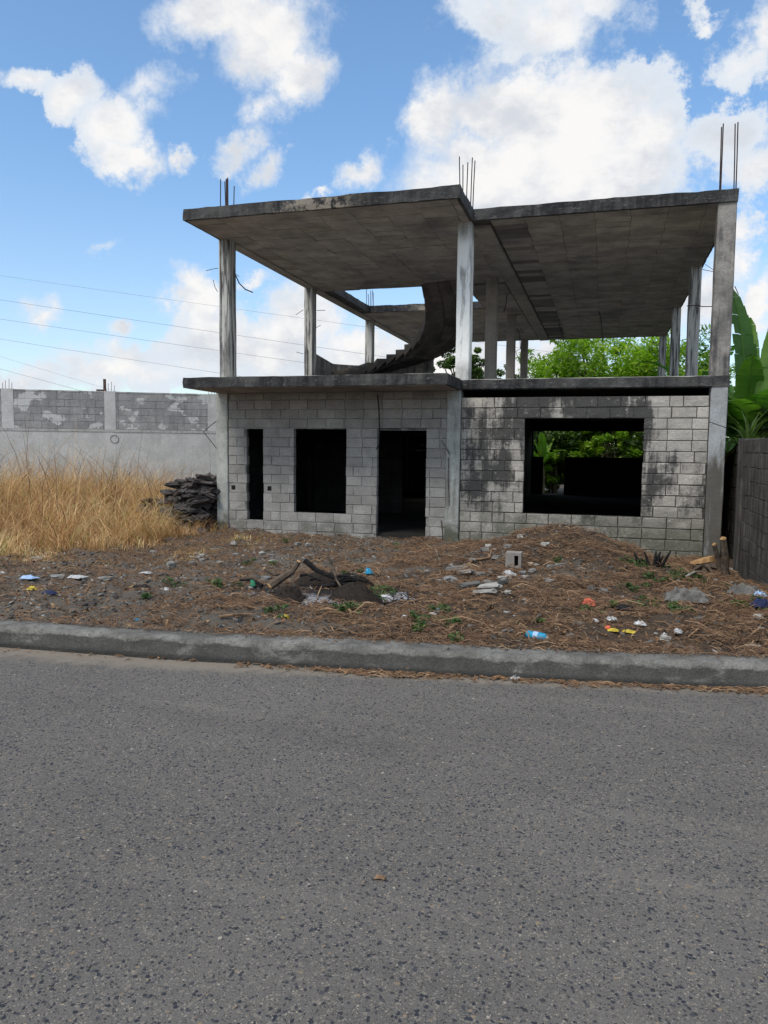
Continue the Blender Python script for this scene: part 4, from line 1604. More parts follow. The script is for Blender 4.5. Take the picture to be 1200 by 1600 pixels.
def sticks(name, P, lmin, lmax, rad, mat, tlo=0., thi=1., pitch=.16, lift=.02, seed=3):
    g = np.random.default_rng(seed)
    n = len(P)
    z = gh_arr(P)
    ln = g.uniform(lmin, lmax, n) * g.uniform(.5, 1, n)
    yaw = g.uniform(0, 2 * math.pi, n)
    pit = g.normal(0, pitch, n)
    bend = g.normal(0, .35, n)
    C = np.stack([P[:, 0], P[:, 1], z + lift * g.uniform(.1, 1.6, n)], 1)
    T = np.clip(g.beta(2, 2, n) + 0, 0, 1) * (thi - tlo) + tlo
    r = rad * g.uniform(.6, 1.4, n)
    rings = []
    for k, f in enumerate((-.5, 0.0, .5)):
        yy_ = yaw + bend * (abs(f) * 2 * np.sign(f) * .5)
        off = np.stack([np.cos(yy_) * np.cos(pit), np.sin(yy_) * np.cos(pit), np.sin(pit)], 1) * (f * ln)[:, None]
        c = C + off
        c[:, 2] += (0.012 if f == 0 else 0) * ln / .1
        side = np.stack([-np.sin(yy_), np.cos(yy_), np.zeros(n)], 1)
        rr = r * (1 if f == 0 else .7)
        rings.append(c + side * rr[:, None])
        rings.append(c - side * rr[:, None])
        rings.append(c + np.array([0, 0, 1.5]) * rr[:, None])
    V = np.stack(rings, 1)                     # n, 9, 3
    base = np.array([[0, 3, 5, 2], [3, 6, 8, 5], [2, 5, 4, 1], [5, 8, 7, 4]])
    F = (base[None] + 9 * np.arange(n)[:, None, None]).reshape(-1, 4)
    return tag(npmesh(name, V.reshape(-1, 3), F, np.repeat(T, 9), mat), kind='stuff')


def chips(name, P, smin, smax, mat, seed=4, tlo=0., thi=1., powr=3.0, flat=.55, sink=.3):
    g = np.random.default_rng(seed)
    n = len(P)
    z = gh_arr(P)
    s = smin + (smax - smin) * g.uniform(0, 1, n) ** powr
    cube = np.array([(x, y, z_) for z_ in (-1, 1) for y in (-1, 1) for x in (-1, 1)], float) * .5
    V = cube[None] * s[:, None, None] * g.uniform(.55, 1.15, (n, 8, 3))
    V[:, :, 2] *= flat
    a = g.uniform(0, 2 * math.pi, n)
    ca, sa = np.cos(a)[:, None], np.sin(a)[:, None]
    x = V[:, :, 0] * ca - V[:, :, 1] * sa
    y = V[:, :, 0] * sa + V[:, :, 1] * ca
    til = g.normal(0, .35, n)[:, None]
    zz = V[:, :, 2] + x * til
    V = np.stack([x + P[:, 0:1], y + P[:, 1:2], zz + (z + s * flat * sink * .5)[:, None]], 2)
    F = np.array([(0, 2, 3, 1), (4, 5, 7, 6), (0, 1, 5, 4), (2, 6, 7, 3), (0, 4, 6, 2), (1, 3, 7, 5)])
    F = (F[None] + 8 * np.arange(n)[:, None, None]).reshape(-1, 4)
    T = np.clip(g.beta(2, 3, n), 0, 1) * (thi - tlo) + tlo
    return tag(npmesh(name, V.reshape(-1, 3), F, np.repeat(T, 8), mat), kind='stuff')


def flakes(name, P, size, mat, seed=5, tlo=0, thi=1, tilt=.4):
    g = np.random.default_rng(seed)
    n = len(P)
    z = gh_arr(P)
    yaw = g.uniform(0, 6.283, n)
    s = size * g.uniform(.5, 1.4, n)
    q = np.array([[-1, 0, .1], [0, .38, -.1], [1, 0, .15], [0, -.38, -.1]])
    ca, sa = np.cos(yaw)[:, None], np.sin(yaw)[:, None]
    x = (q[None, :, 0] * ca - q[None, :, 1] * sa) * s[:, None]
    y = (q[None, :, 0] * sa + q[None, :, 1] * ca) * s[:, None]
    zz = q[None, :, 2] * s[:, None] * 1.6 + x * g.normal(0, tilt, n)[:, None] + y * g.normal(0, tilt, n)[:, None] + (z + .4 * s)[:, None]
    V = np.stack([x + P[:, 0:1], y + P[:, 1:2], zz], 2)
    F = np.arange(4 * n).reshape(n, 4)
    T = g.beta(2, 2.2, n) * (thi - tlo) + tlo
    return tag(npmesh(name, V.reshape(-1, 3), F, np.repeat(T, 4), mat), kind='stuff')


P1 = sample_lot(80000, dens=brown_d)
sticks('straw_litter', P1,   .035, .16, .0021, M['straw'], 0, .95, seed=3, pitch=.25)
P2 = sample_lot(1500, dens=brown_d)
sticks('twig_litter', P2, .12, .42, .004, M['straw'], .3, 1, pitch=.2, lift=.035, seed=33)
P3 = sample_lot(22000, dens=grey_d)
chips('stone_rubble', P3, .006, .06, M['chips'], seed=4, powr=4.2, flat=.45)
P4 = sample_lot(30000, dens=lambda x, y: (.75 + .25 * brown_d(x, y)) * (.15 if math.hypot((x + 2.72), (y - 7.15) * 1.5) < .8 else 1))
flakes('leaf_litter', P4, .022, M['litter'], seed=5)
P5 = sample_lot(1500, x0=-10.5, dens=lambda x, y: .5)
chips('pale_grit', P5, .012, .04, M['chips'], seed=44, tlo=.7, thi=1.0, powr=2)
# gutter litter along the foot of the kerb
g_ = np.random.default_rng(8)
gx = np.concatenate([g_.uniform(-2.6, 2.2, 260), g_.normal(-1.45, .3, 260), g_.normal(-.1, .3, 90), g_.normal(1.1, .45, 260), g_.uniform(-7, -2.6, 70)])
g_.shuffle(gx)
gy = np.array([kerb_y(x) for x in gx]) - .045 - np.abs(g_.normal(0, .045, len(gx)))
_gh = gh
gh = lambda x, y: .003
flakes('gutter_leaves', np.stack([gx, gy], 1)[:520], .022, M['litter'], seed=6, tilt=.25)
sticks('gutter_straw', np.stack([gx, gy], 1), .04, .16, .0025, M['straw'], .2, 1, pitch=.04, lift=.006, seed=10)
gh = lambda x, y: .163
kx_ = g_.uniform(-9, 2.2, 1500)
ky_ = np.array([kerb_y(x) for x in kx_]) + .25 - np.abs(g_.normal(0, .05, len(kx_)))
sticks('kerb_litter', np.stack([kx_, ky_], 1), .02, .12, .0022, M['straw'], .1, 1, pitch=.08, lift=.006, seed=12)
chips('kerb_grit', np.stack([kx_, ky_ + .01], 1)[:900], .004, .02, M['chips'], seed=13, powr=3)
gh = lambda x, y: .003
rx = g_.uniform(-5, 2, 160)
ry = g_.uniform(1.5, 5.0, 160)
chips('road_grit', np.stack([rx, ry], 1), .004, .012, M['chips'], seed=48, powr=3)
gh = _gh


# dry grass
def blades(name, P, hts, mat, seed, wid=.0038, tlo=0, thi=.86, green=.1, lean=.5, curl=1.0):
    g = np.random.default_rng(seed)
    n = len(P)
    z = gh_arr(P)
    cell = np.array([6.28 * mn.cell(Vector((x * 3.1, y * 3.1, 1))) for x, y in P])
    yaw = np.where(g.uniform(0, 1, n) < .6, cell + g.normal(0, .7, n), g.uniform(0, 6.283, n))
    ln = np.abs(g.normal(lean, .4, n)) + .05
    cu = np.abs(g.normal(curl, .5, n))
    L_ = hts * g.uniform(.45, 1.2, n) * (1 + .3 * np.sin(cell * 5))
    K = 5
    c = np.stack([P[:, 0], P[:, 1], z - .02], 1)
    a = ln * .3
    w = wid * g.uniform(.6, 1.4, n)
    hd = np.stack([np.cos(yaw), np.sin(yaw), np.zeros(n)], 1)
    tw = g.uniform(0, 3.14, n)
    sd = np.stack([-np.sin(yaw + tw), np.cos(yaw + tw), np.zeros(n)], 1)
    rows = []
    for k in range(K + 1):
        ww = w * (1 - (k / K) ** 2 * .92)
        rows.append(c - sd * ww[:, None])
        rows.append(c + sd * ww[:, None])
        stp = L_ / K
        c = c + (hd * np.sin(a)[:, None] + np.array([0, 0, 1]) * np.cos(a)[:, None]) * stp[:, None]
        a = a + (ln * .5 + cu * (k / K)) * .55
    V = np.stack(rows, 1)
    m = 2 * (K + 1)
    base = np.array([[2 * k, 2 * k + 1, 2 * k + 3, 2 * k + 2] for k in range(K)])
    F = (base[None] + m * np.arange(n)[:, None, None]).reshape(-1, 4)
    pt = np.array([mn.noise(Vector((x * .9, y * .9, 3))) for x, y in P])
    T = np.clip(g.beta(1.6, 1.6, n) * (thi - tlo) + tlo + pt * .35 + .22 * np.sin(cell * 3.7), 0, .86)
    gr = g.uniform(0, 1, n) < green * (1 + 3 * np.clip(pt, 0, 1))
    T[gr] = g.uniform(.88, 1, gr.sum())
    return tag(npmesh(name, V.reshape(-1, 3), F, np.repeat(T, m), mat), kind='stuff')


def grass_d(x, y):
    # near edge of the stand runs from the kerb side on the left towards the rubble pile
    edge = 8.35 + max(0, (x + 8.1)) * 2.2 + .7 * mn.noise(Vector((x * 1.5, y * .5, 0)))
    if x < -8.1:
        edge = 8.35 + (x + 8.1) * .05
    if y < edge or x > -7.35 + .3 * mn.noise(Vector((y, x, 5))):
        return 0
    return (1 if y < 15 else .45) * smooth(-.55, .15, mn.noise(Vector((x * 2.2, y * 2.2, 40)))) * (1 - .55 * smooth(-8.8, -7.6, x))


def gpts(n, seed, x0=-15, x1=-6.3, y0=8, y1=18.5, fn=grass_d):
    g = np.random.default_rng(seed)
    out = []
    while len(out) < n:
        x, y = g.uniform(x0, x1), g.uniform(y0, y1)
        if y > 20.44 + (x + 9.9) * .587 - .4:
            continue
        if g.uniform() < fn(x, y):
            out.append((x, y))
    return np.array(out)


PG = gpts(52000, 21)
_tc = gpts(2600, 29)
_gi = np.random.default_rng(77).integers(0, len(_tc), 36000)
PG[:36000] = _tc[_gi] + np.random.default_rng(78).normal(0, .055, (36000, 2))


def ghgt(x, y):
    h = .85 + .55 * smooth(-8.8, -11.5, x)
    e = 8.35 + max(0, (x + 8.1)) * 2.2
    h *= .55 + .45 * smooth(0, 1.2, y - e)
    h *= 1 - .5 * smooth(-8.9, -7.3, x)
    return h * (1 + .55 * mn.noise(Vector((x * .9, y * .9, 8))) + .45 * mn.noise(Vector((x * 3.2, y * 3.2, 18))))


HG = np.array([ghgt(x, y) for x, y in PG])
blades('dry_grass', PG, HG, M['grass'], 22, green=.09, lean=.75, curl=1.5)
PS = gpts(420, 23, y0=9.5, fn=lambda x, y: grass_d(x, y) * (1 if x < -9 else .45))
HS = np.array([ghgt(x, y) * 1.5 for x, y in PS])
blades('seed_stalks', PS, HS, M['seed'], 24, wid=.005, green=0, lean=.22, curl=.5)
# sparse short grass in front of the stand and round the pile
PT = gpts(3600, 25, x0=-9, x1=-4.9, y0=8, y1=13.6, fn=lambda x, y: max(0, mn.noise(Vector((x * 1.1, y * 1.1, 31))) + .05) * 1.6 * (1 - grass_d(x, y)) * smooth(-4.9, -6.4, x))
blades('short_dry_grass', PT, np.full(len(PT), .12), M['grass'], 26, wid=.004, green=.12, lean=.9)
PQ = gpts(1500, 27, x0=-9.3, x1=-7.6, y0=11.4, y1=13.4, fn=lambda x, y: max(0, mn.noise(Vector((x * 2, y * 2, 1))) + .4))
blades('dry_grass_by_pile', PQ, np.full(len(PQ), .42), M['grass'], 28, green=.06)

# weeds
wc, wr = [], []
for (px, py, r_, n_) in ((556, 952, .2, 9), (592, 940, .14, 5), (608, 925, .1, 3), (690, 972, .22, 6), (700, 962, .12, 3), (820, 975, .1, 2), (398, 882, .12, 4),
                         (345, 916, .14, 4), (265, 918, .08, 3), (232, 938, .06, 2), (1045, 893, .3, 8), (1075, 908, .28, 9), (1030, 905, .16, 4), (1008, 952, .2, 6),
                         (1025, 955, .12, 3), (1160, 948, .2, 6), (940, 955, .1, 2), (870, 882, .08, 2), (1000, 916, .12, 4), (975, 880, .08, 2), (555, 897, .1, 3),
                         (620, 857, .12, 3), (440, 846, .08, 3), (915, 958, .1, 2), (1060, 958, .14, 4), (735, 1010, .1, 2), (655, 980, .1, 3), (440, 965, .1, 3)):
    c = gp(px, py)
    for k in range(n_):
        x = c.x + random.gauss(0, r_ * .8)
        y = c.y + random.gauss(0, r_ * .8)
        wc.append((x, y, gh(x, y) + .03))
        wr.append(random.uniform(.04, .09))
wo = leaves('ground_weeds', wc, wr, 34, .045, .45, M['leaf_weed'], None, 91, droop=-.2, flat=.5)
tag(wo, kind='stuff')

# ------------------------------------------------------------------ rubble pile of broken pavement
def rock_mesh(name, sx, sy, sz, mat, seed, sub=1, rough=.22):
    g = random.Random(seed)
    import bmesh
    bm = bmesh.new()
    bmesh.ops.create_cube(bm, size=1)
    if sub:
        bmesh.ops.subdivide_edges(bm, edges=bm.edges[:], cuts=sub, use_grid_fill=True)
    off = Vector((g.uniform(0, 50), g.uniform(0, 50), g.uniform(0, 50)))
    for v_ in bm.verts:
        d_ = v_.co.normalized() * .58
        v_.co = v_.co.lerp(d_, .35)
        v_.co += Vector((mn.noise(v_.co * 2.3 + off), mn.noise(v_.co * 2.3 + off * 2), mn.noise(v_.co * 2.3 - off))) * rough
        v_.co = Vector((v_.co.x * sx, v_.co.y * sy, v_.co.z * sz))
    me = bpy.data.meshes.new(name)
    bm.to_mesh(me)
    bm.free()
    a_ = me.attributes.new('tint', 'FLOAT', 'POINT')
    a_.data.foreach_set('value', [g.random()] * len(me.vertices))
    me.materials.append(mat)
    return me


slabs = [rock_mesh('pavement_chunk', random.uniform(.22, .42), random.uniform(.18, .30), random.uniform(.05, .10), M['pave'], 200 + k, 2, .26) for k in range(14)]
g_ = random.Random(55)
cnt = 0
for lay in range(13):
    zz = -.08 + lay * .08
    half = 1.55 - lay * .095
    dy = .85 - lay * .045
    nn = max(6, int(25 - lay * 1.3))
    for k in range(nn):
        t_ = g_.uniform(-1, 1)
        x = -8.25 + .12 * lay * .2 + t_ * half
        if x > -7.62:
            x = -7.62 - g_.uniform(0, .25)
        s_ = g_.choice([-1, -1, 1, .3])
        y = 14.0 + s_ * dy * math.sqrt(max(0, 1 - t_ * t_)) * g_.uniform(.7, 1)
        me = g_.choice(slabs)
        o = bpy.data.objects.new('pavement_chunk', me)
        COL.objects.link(o)
        o.location = (x, y, zz + g_.uniform(-.03, .05))
        o.rotation_euler = (g_.gauss(0, .28), g_.gauss(0, .3), g_.uniform(0, 6.28))
        o.scale = [g_.uniform(.75, 1.15)] * 3
        tag(o, 'dark slab of broken pavement in the heap beside the left corner column', 'rubble', 'broken pavement slabs heaped by the left column')
        cnt += 1


# ------------------------------------------------------------------ single things on the lot
def stone(px, py, s, mat, label, seed, flat=.6, group=None, wide=1.2):
    q = gp(px, py)
    s *= .8
    me = rock_mesh('stone', s * wide, s, s * flat, mat, seed, 2, .26)
    o = bpy.data.objects.new('stone', me)
    COL.objects.link(o)
    o.location = (q.x, q.y, q.z + s * flat * .3)
    o.rotation_euler = (0, 0, seed)
    tag(o, label, 'stone', group)
    return o


stone(852, 854, .12, M['stone_white'], 'large pale stone near the top of the dirt mound', 1)
stone(829, 884, .085, M['stone_tan'], 'smooth tan stone just right of the hollow block', 2)
stone(861, 889, .11, M['stone_grey'], 'round dark grey stone below the mound top', 3)
stone(875, 886, .11, M['stone_grey'], 'second round grey stone touching the dark one', 4)
stone(763, 856, .11, M['stone_white'], 'pale broken stone at the left foot of the mound', 5)
stone(794, 856, .10, M['stone_grey'], 'grey lump between the pale stones on the mound', 6)
stone(838, 862, .13, M['chips'], 'flat grey rubble piece above the tan stone', 7, .35)
stone(813, 840, .09, M['stone_white'], 'small white lump against the house wall over the mound', 8)
stone(668, 894, .07, M['stone_grey'], 'lone grey stone in the brown litter below the doorway', 9)
stone(703, 910, .16, M['stone_grey'], 'half buried grey lump right of the doorway line', 10)
stone(944, 925, .12, M['chips'], 'flat light stone halfway down the mound, right one', 11, .4)
stone(926, 922, .11, M['chips'], 'flat light stone halfway down the mound, left one', 12, .4)
stone(1140, 892, .1, M['stone_white'], 'pale stone at the foot of the neighbour wall', 13)
stone(1130, 890, .07, M['stone_grey'], 'small stone beside the cut trunks', 14)
stone(267, 886, .1, M['stone_grey'], 'upright grey stone left of the rubble strip', 15, 1.0)
stone(155, 848, .12, M['stone_grey'], 'grey stone lying at the edge of the dry grass', 16, .6)
stone(1185, 966, .1, M['stone_white'], 'white stone by the right wall near the kerb', 17, .5)
stone(90, 905, .17, M['stone_grey'], 'flat grey slab fragment on the left part of the lot', 18, .3)
stone(165, 906, .13, M['stone_grey'], 'grey flat stone left of centre before the grass', 19, .35)
stone(415, 907, .1, M['stone_grey'], 'grey stone left of the burnt branches', 20, .7)
stone(60, 875, .2, M['stone_grey'], 'broad grey rock in front of the dry grass', 24, .3)
stone(1040, 1001, .08, M['stone_white'], 'small pale stone near the kerb right of the wrapper', 25, .5)
for k in range(46):
    x_, y_ = random.gauss(370, 70), random.gauss(868, 12)
    if k > 26:
        x_, y_ = random.gauss(770, 35), random.gauss(893, 16)
    stone(min(max(x_, 240), 900), max(y_, 852), random.uniform(.05, .11), random.choice([M['stone_grey'], M['chips'], M['stone_white'], M['stone_grey']]),
          'small grey rubble stone in the strip before the house' if k <= 26 else 'grey rubble fragment among the straw left of the mound', 300 + k, .5,
          'rubble stones before the house' if k <= 26 else 'rubble fragments left of the mound')

# broken concrete sticks left of the mound (flat pieces)
for k, (px, py, L_, yaw) in enumerate(((715, 892, .34, .2), (728, 898, .28, -.5), (735, 918, .30, .1), (765, 922, .32, -.4), (780, 915, .24, .5), (757, 930, .3, -.1))):
    q = gp(px, py)
    me = rock_mesh('concrete_fragment', L_ * .75, .075, .045, M['chips'], 400 + k, 2, .2)
    o = bpy.data.objects.new('concrete_fragment', me)
    COL.objects.link(o)
    o.location = (q.x, q.y, q.z + .03)
    o.rotation_euler = (random.gauss(0, .15), random.gauss(0, .25), yaw)
    tag(o, 'long flat grey concrete fragment in the brown litter left of the hollow block', 'rubble', 'flat concrete fragments')

# hollow block
q = gp(803, 885)
hb = thing('hollow_block', (q.x, q.y, q.z), 'grey hollow concrete block lying on end on the mound', 'block')
mb = MB()
w, dp, h = .19, .17, .20
t = .035
ox, oy, oz = q.x - w / 2, q.y - dp / 2, q.z - .02
# body with its cell opening facing right-front
mb.box(ox, ox + w * .55, oy, oy + dp, oz, oz + h, .55, .003)
mb.box(ox + w * .552, ox + w, oy, oy + dp, oz, oz + t, .5, .002)
mb.box(ox + w * .552, ox + w, oy, oy + dp, oz + h - t, oz + h, .5, .002)
mb.box(ox + w * .552, ox + w, oy + dp - t, oy + dp, oz + t + .001, oz + h - t - .001, .5, .0)
mb.box(ox + w - t, ox + w, oy, oy + dp - t - .001, oz + t + .001, oz + h - t - .001, .5, .0)
mb.build('block_body', M['beam'], hb)
mb = MB()
mb.box(ox + w * .56, ox + w - t - .004, oy + dp - t - .012, oy + dp - t - .002, oz + t + .003, oz + h - t - .003, .5)
mb.build('block_cell_shade', M['char'], hb)  # black plate inside the cell, coloured to stand for its shade


# crumpled sheets (bags, wrappers, paper)
def crumple(name, px, py, sx, sy, sz, mat, label, cat, seed, yaw=0.0, n=9, group=None, onroad=False, rough=.5):
    g = np.random.default_rng(seed)
    if onroad:
        q = at(px, py, z=0.004)
    else:
        q = gp(px, py)
    off = Vector(g.uniform(0, 60, 3))
    top, bot = [], []
    if sx < .3 and name != 'plastic_bottle':
        sx, sy, sz = sx * .88, sy * .88, sz * .72
    for j in range(n):
        for i in range(n):
            uu, vv = i / (n - 1) * 2 - 1, j / (n - 1) * 2 - 1
            rr = 1 + .35 * mn.noise(Vector((uu * 1.5, vv * 1.5, 0)) + off)
            x, y = uu * sx / 2 * rr, vv * sy / 2 * rr
            dome = max(0, (1 - uu * uu) * (1 - vv * vv)) ** .5
            z = sz * (dome * (.45 + rough * abs(mn.noise(Vector((uu * 2.6, vv * 2.6, 5)) + off)) * 2) + .18 * abs(mn.noise(Vector((uu * 6, vv * 6, 9)) + off)))
            xr_, yr_ = x * math.cos(yaw) - y * math.sin(yaw), x * math.sin(yaw) + y * math.cos(yaw)
            top.append((q.x + xr_, q.y + yr_, q.z + z + .004))
    fs = []
    for j in range(n - 1):
        for i in range(n - 1):
            a_ = j * n + i
            fs.append((a_, a_ + 1, a_ + n + 1, a_ + n))
    mb = MB()
    mb.add(top, fs)
    o = mb.build(name, mat, origin=tuple(q))
    sm = o.modifiers.new('thickness', 'SOLIDIFY')
    sm.thickness = .003
    tag(o, label, cat, group)
    return o


q = gp(838, 1001)
bt = thing('drink_can', q, 'crushed bright blue drink bottle lying on the litter just behind the kerb', 'bottle')
mb = MB()
ax = Vector((.95, -.3, -.04)).normalized()
c0 = q + Vector((0, 0, .035))
mb.tube([c0 - ax * .085, c0 - ax * .07, c0 - ax * .02, c0 + ax * .02, c0 + ax * .07, c0 + ax * .085], [.022, .033, .030, .034, .032, .014], 12)
mb.build('bottle_body', M['blue_plastic'], bt, smooth=True)
mb = MB()
mb.tube([c0 + ax * .085, c0 + ax * .105], .014, 10)
mb.build('cap', M['white_plastic'], bt)
mb = MB()
mb.tube([c0 - ax * .022, c0 + ax * .018], .0345, 12, cap=False)
mb.build('bottle_label', M['paleblue'], bt)
bt.name = 'plastic_bottle'

crumple('plastic_bag', 920, 946, .11, .16, .09, M['red_plastic'], 'crumpled orange red plastic bag on the slope of the mound', 'bag', 1, .5)
crumple('wrapper', 957, 988, .10, .07, .04, M['yellow_plastic'], 'yellow wrapper with a reddish end behind the kerb, left half', 'wrapper', 2, .1)
crumple('wrapper', 985, 990, .16, .06, .035, M['yellow_plastic'], 'bright yellow wrapper strip behind the kerb, right half', 'wrapper', 3, -.3)
crumple('wrapper', 950, 984, .05, .05, .04, M['red_plastic'], 'small red torn wrapper end next to the yellow wrapper', 'wrapper', 4, .1)
crumple('plastic_scrap', 576, 897, .10, .1, .12, M['blue_plastic'], 'curled bright blue plastic strip right of the burnt heap', 'scrap', 5, .6)
crumple('plastic_bag', 552, 905, .10, .13, .14, M['grey_plastic'], 'upright clear grey plastic bag behind the burnt mound', 'bag', 6, .2)
crumple('plastic_cup', 682, 958, .07, .06, .05, M['paleblue'], 'crumpled blue and white cup in the brown litter', 'cup', 7, .2)
crumple('plastic_scrap', 676, 961, .09, .05, .03, M['white_plastic'], 'white sheet half under the blue and white cup', 'scrap', 8, .1)
crumple('paper_scrap', 632, 967, .07, .06, .05, M['white_plastic'], 'small white crumpled paper left of the blue and white cup', 'paper', 9)
crumple('plastic_scrap', 877, 897, .14, .16, .1, M['white_plastic'], 'white', 'scrap', 10) if False else None
crumple('plastic_bag', 795, 900, .13, .17, .12, M['white_plastic'], 'torn white plastic bag under the hollow block', 'bag', 11, .9)
crumple('paper_scrap', 955, 970, .10, .09, .05, M['white_plastic'], 'white paper scrap above the yellow wrapper', 'paper', 12, .6)
crumple('paper_scrap', 930, 972, .06, .09, .04, M['white_plastic'], 'narrow white paper scrap below the orange red bag', 'paper', 13, .2)
crumple('paper_scrap', 906, 975, .10, .08, .03, M['grey_plastic'], 'greyish paper scrap left of the narrow white one', 'paper', 14, .2)
crumple('paper_scrap', 1000, 977, .11, .05, .05, M['white_plastic'], 'star shaped white scrap right above the yellow wrapper', 'paper', 15, -.2)
crumple('plastic_scrap', 893, 996, .10, .06, .04, M['grey_plastic'], 'greenish grey plastic scrap right of the blue bottle', 'scrap', 16)
crumple('paper_scrap', 1038, 995, .06, .05, .04, M['white_plastic'], 'bright white scrap among the litter near the right kerb', 'paper', 17)
crumple('paper_scrap', 1059, 990, .07, .1, .05, M['white_plastic'], 'white scrap cluster right of the bright one', 'paper', 18)
crumple('plastic_scrap', 1055, 1010, .16, .06, .03, M['grey_plastic'], 'long grey plastic scrap close behind the right kerb', 'scrap', 19, -.2)
crumple('plastic_scrap', 1178, 1013, .14, .06, .03, M['white_plastic'], 'pale plastic strip behind the kerb at the right edge', 'scrap', 20, -.5)
crumple('sack', 1072, 938, .42, .3, .13, M['grey_plastic'], 'half buried grey sack among weeds right of the mound', 'sack', 21, .2, 12)
crumple('plastic_bag', 1165, 930, .34, .2, .14, M['grey_plastic'], 'dusty grey plastic bag at the foot of the right wall', 'bag', 22, -.5, 12)
crumple('plastic_bag', 1190, 948, .26, .2, .12, M['navy'], 'dark blue plastic bag in the right corner by the wall', 'bag', 23, .3)
crumple('plastic_scrap', 1186, 932, .16, .12, .08, M['paleblue'], 'pale blue scrap beside the dark blue bag', 'scrap', 24, .3)
crumple('cloth_rag', 975, 952, .22, .14, .06, M['blackcloth'], 'black rag at the right foot of the mound', 'rag', 25, .1)
crumple('plastic_bag', 120, 904, .22, .14, .05, M['white_plastic'], 'flattened white plastic bag on the left part of the lot', 'bag', 26, .1)
crumple('plastic_bag', 45, 905, .2, .12, .05, M['paleblue'], 'flattened bluish bag at the left side of the lot', 'bag', 27)
crumple('paper_scrap', 3, 898, .1, .1, .05, M['white_plastic'], 'white scrap at the left picture edge', 'paper', 28)
crumple('paper_scrap', 229, 897, .14, .09, .03, M['white_plastic'], 'white paper lying between the flat bag and the grey stone', 'paper', 29)
crumple('cloth_rag', 222, 920, .17, .11, .06, M['blackcloth'], 'black rag in the middle of the left lot', 'rag', 30)
crumple('cloth_rag', 77, 928, .17, .08, .05, M['navy'], 'dark navy rag right of the yellow scrap', 'rag', 31)
crumple('wrapper', 51, 922, .13, .08, .06, M['yellow_plastic'], 'small yellow scrap on the far left', 'wrapper', 32)
crumple('paper_scrap', 258, 922, .09, .07, .04, M['white_plastic'], 'white scrap right of the black rag', 'paper', 33)
crumple('plastic_scrap', 213, 971, .06, .04, .03, M['blue_plastic'], 'tiny blue plastic piece near the left kerb', 'scrap', 34)
crumple('bottle_shard', 395, 918, .07, .05, .13, M['green_plastic'], 'green glass bottle shard left of the burnt branches', 'glass', 35)
crumple('wrapper', 446, 966, .08, .05, .04, M['yellow_plastic'], 'small yellow scrap below the burnt heap', 'wrapper', 36)
crumple('plastic_scrap', 600, 934, .18, .08, .03, M['white_plastic'], 'pale flat plastic sheet right of the burnt mound', 'scrap', 37)
crumple('plastic_scrap', 590, 914, .14, .05, .02, M['green_plastic'], 'faded green plastic strip right of the grey bag', 'scrap', 38)
crumple('paper_scrap', 365, 852, .13, .1, .13, M['stone_white'], 'white crumbled plaster lump before the slit window', 'plaster', 39)
crumple('wrapper', 502, 1039, .085, .075, .085, M['paleblue'], 'pale blue and white wrapper standing in the gutter', 'wrapper', 40, .3, onroad=True)
crumple('paper_scrap', 331, 1024, .05, .05, .06, M['paleblue'], 'small clear plastic cup in the left gutter', 'cup', 41, onroad=True)
crumple('paper_scrap', 805, 1061, .08, .06, .03, M['white_plastic'], 'white star shaped scrap in the gutter', 'paper', 42, .5, onroad=True)
crumple('paper_scrap', 632, 1058, .1, .03, .008, M['grey_plastic'], 'flat grey slip of paper on the road by the gutter', 'paper', 43, .1, onroad=True)
crumple('dry_leaf', 746, 1055, .14, .06, .04, M['dryleaf'], 'curled dry leaf in the gutter right of the centre', 'leaf', 44, -.4, onroad=True)
crumple('dry_leaf', 640, 1048, .12, .09, .10, M['dryleaf'], 'large upright dry leaf in the gutter', 'leaf', 45, .8, onroad=True)
crumple('dry_leaf', 600, 1046, .24, .06, .04, M['rawwood'], 'long brown husk lying in the gutter', 'leaf', 46, -.25, onroad=True)
crumple('dry_leaf', 780, 1059, .1, .05, .03, M['dryleaf'], 'small dry leaf left of the white star scrap', 'leaf', 47, .2, onroad=True)
crumple('dry_leaf', 460, 1036, .14, .06, .03, M['dryleaf'], 'dry leaf left of the pale blue wrapper', 'leaf', 48, .1, onroad=True)
crumple('dung_clod', 594, 1372, .045, .03, .012, M['rawwood'], 'small brown clod lying on the asphalt in the foreground', 'clod', 49, .1, onroad=True, n=7)


# branches and logs
def branch(name, pts, rad, mat, label, cat='branch', tip=None, group=None, n=7):
    P = [Vector(p) for p in pts]
    o_ = P[0]
    root = thing(name, o_, label, cat, group)
    mb = MB()
    k_ = len(P)
    rr = [rad * (1 - .35 * i / (k_ - 1)) * (1 + .12 * math.sin(i * 2.1)) for i in range(k_)]
    mb.tube(P, rr, n)
    mb.build('wood', mat, root)
    if tip:
        for e, f, r_ in ((P[0], P[1], rr[0]), (P[-1], P[-2], rr[-1])):
            dv = (e - f).normalized()
            mb = MB()
            mb.tube([e + dv * .001, e + dv * .014], [r_ * .97, r_ * .8], n)
            mb.build('cut_end', tip, root)
    return root


def gpl(lst, lifts):
    return [gp(x, y, l_) for (x, y), l_ in zip(lst, lifts)]


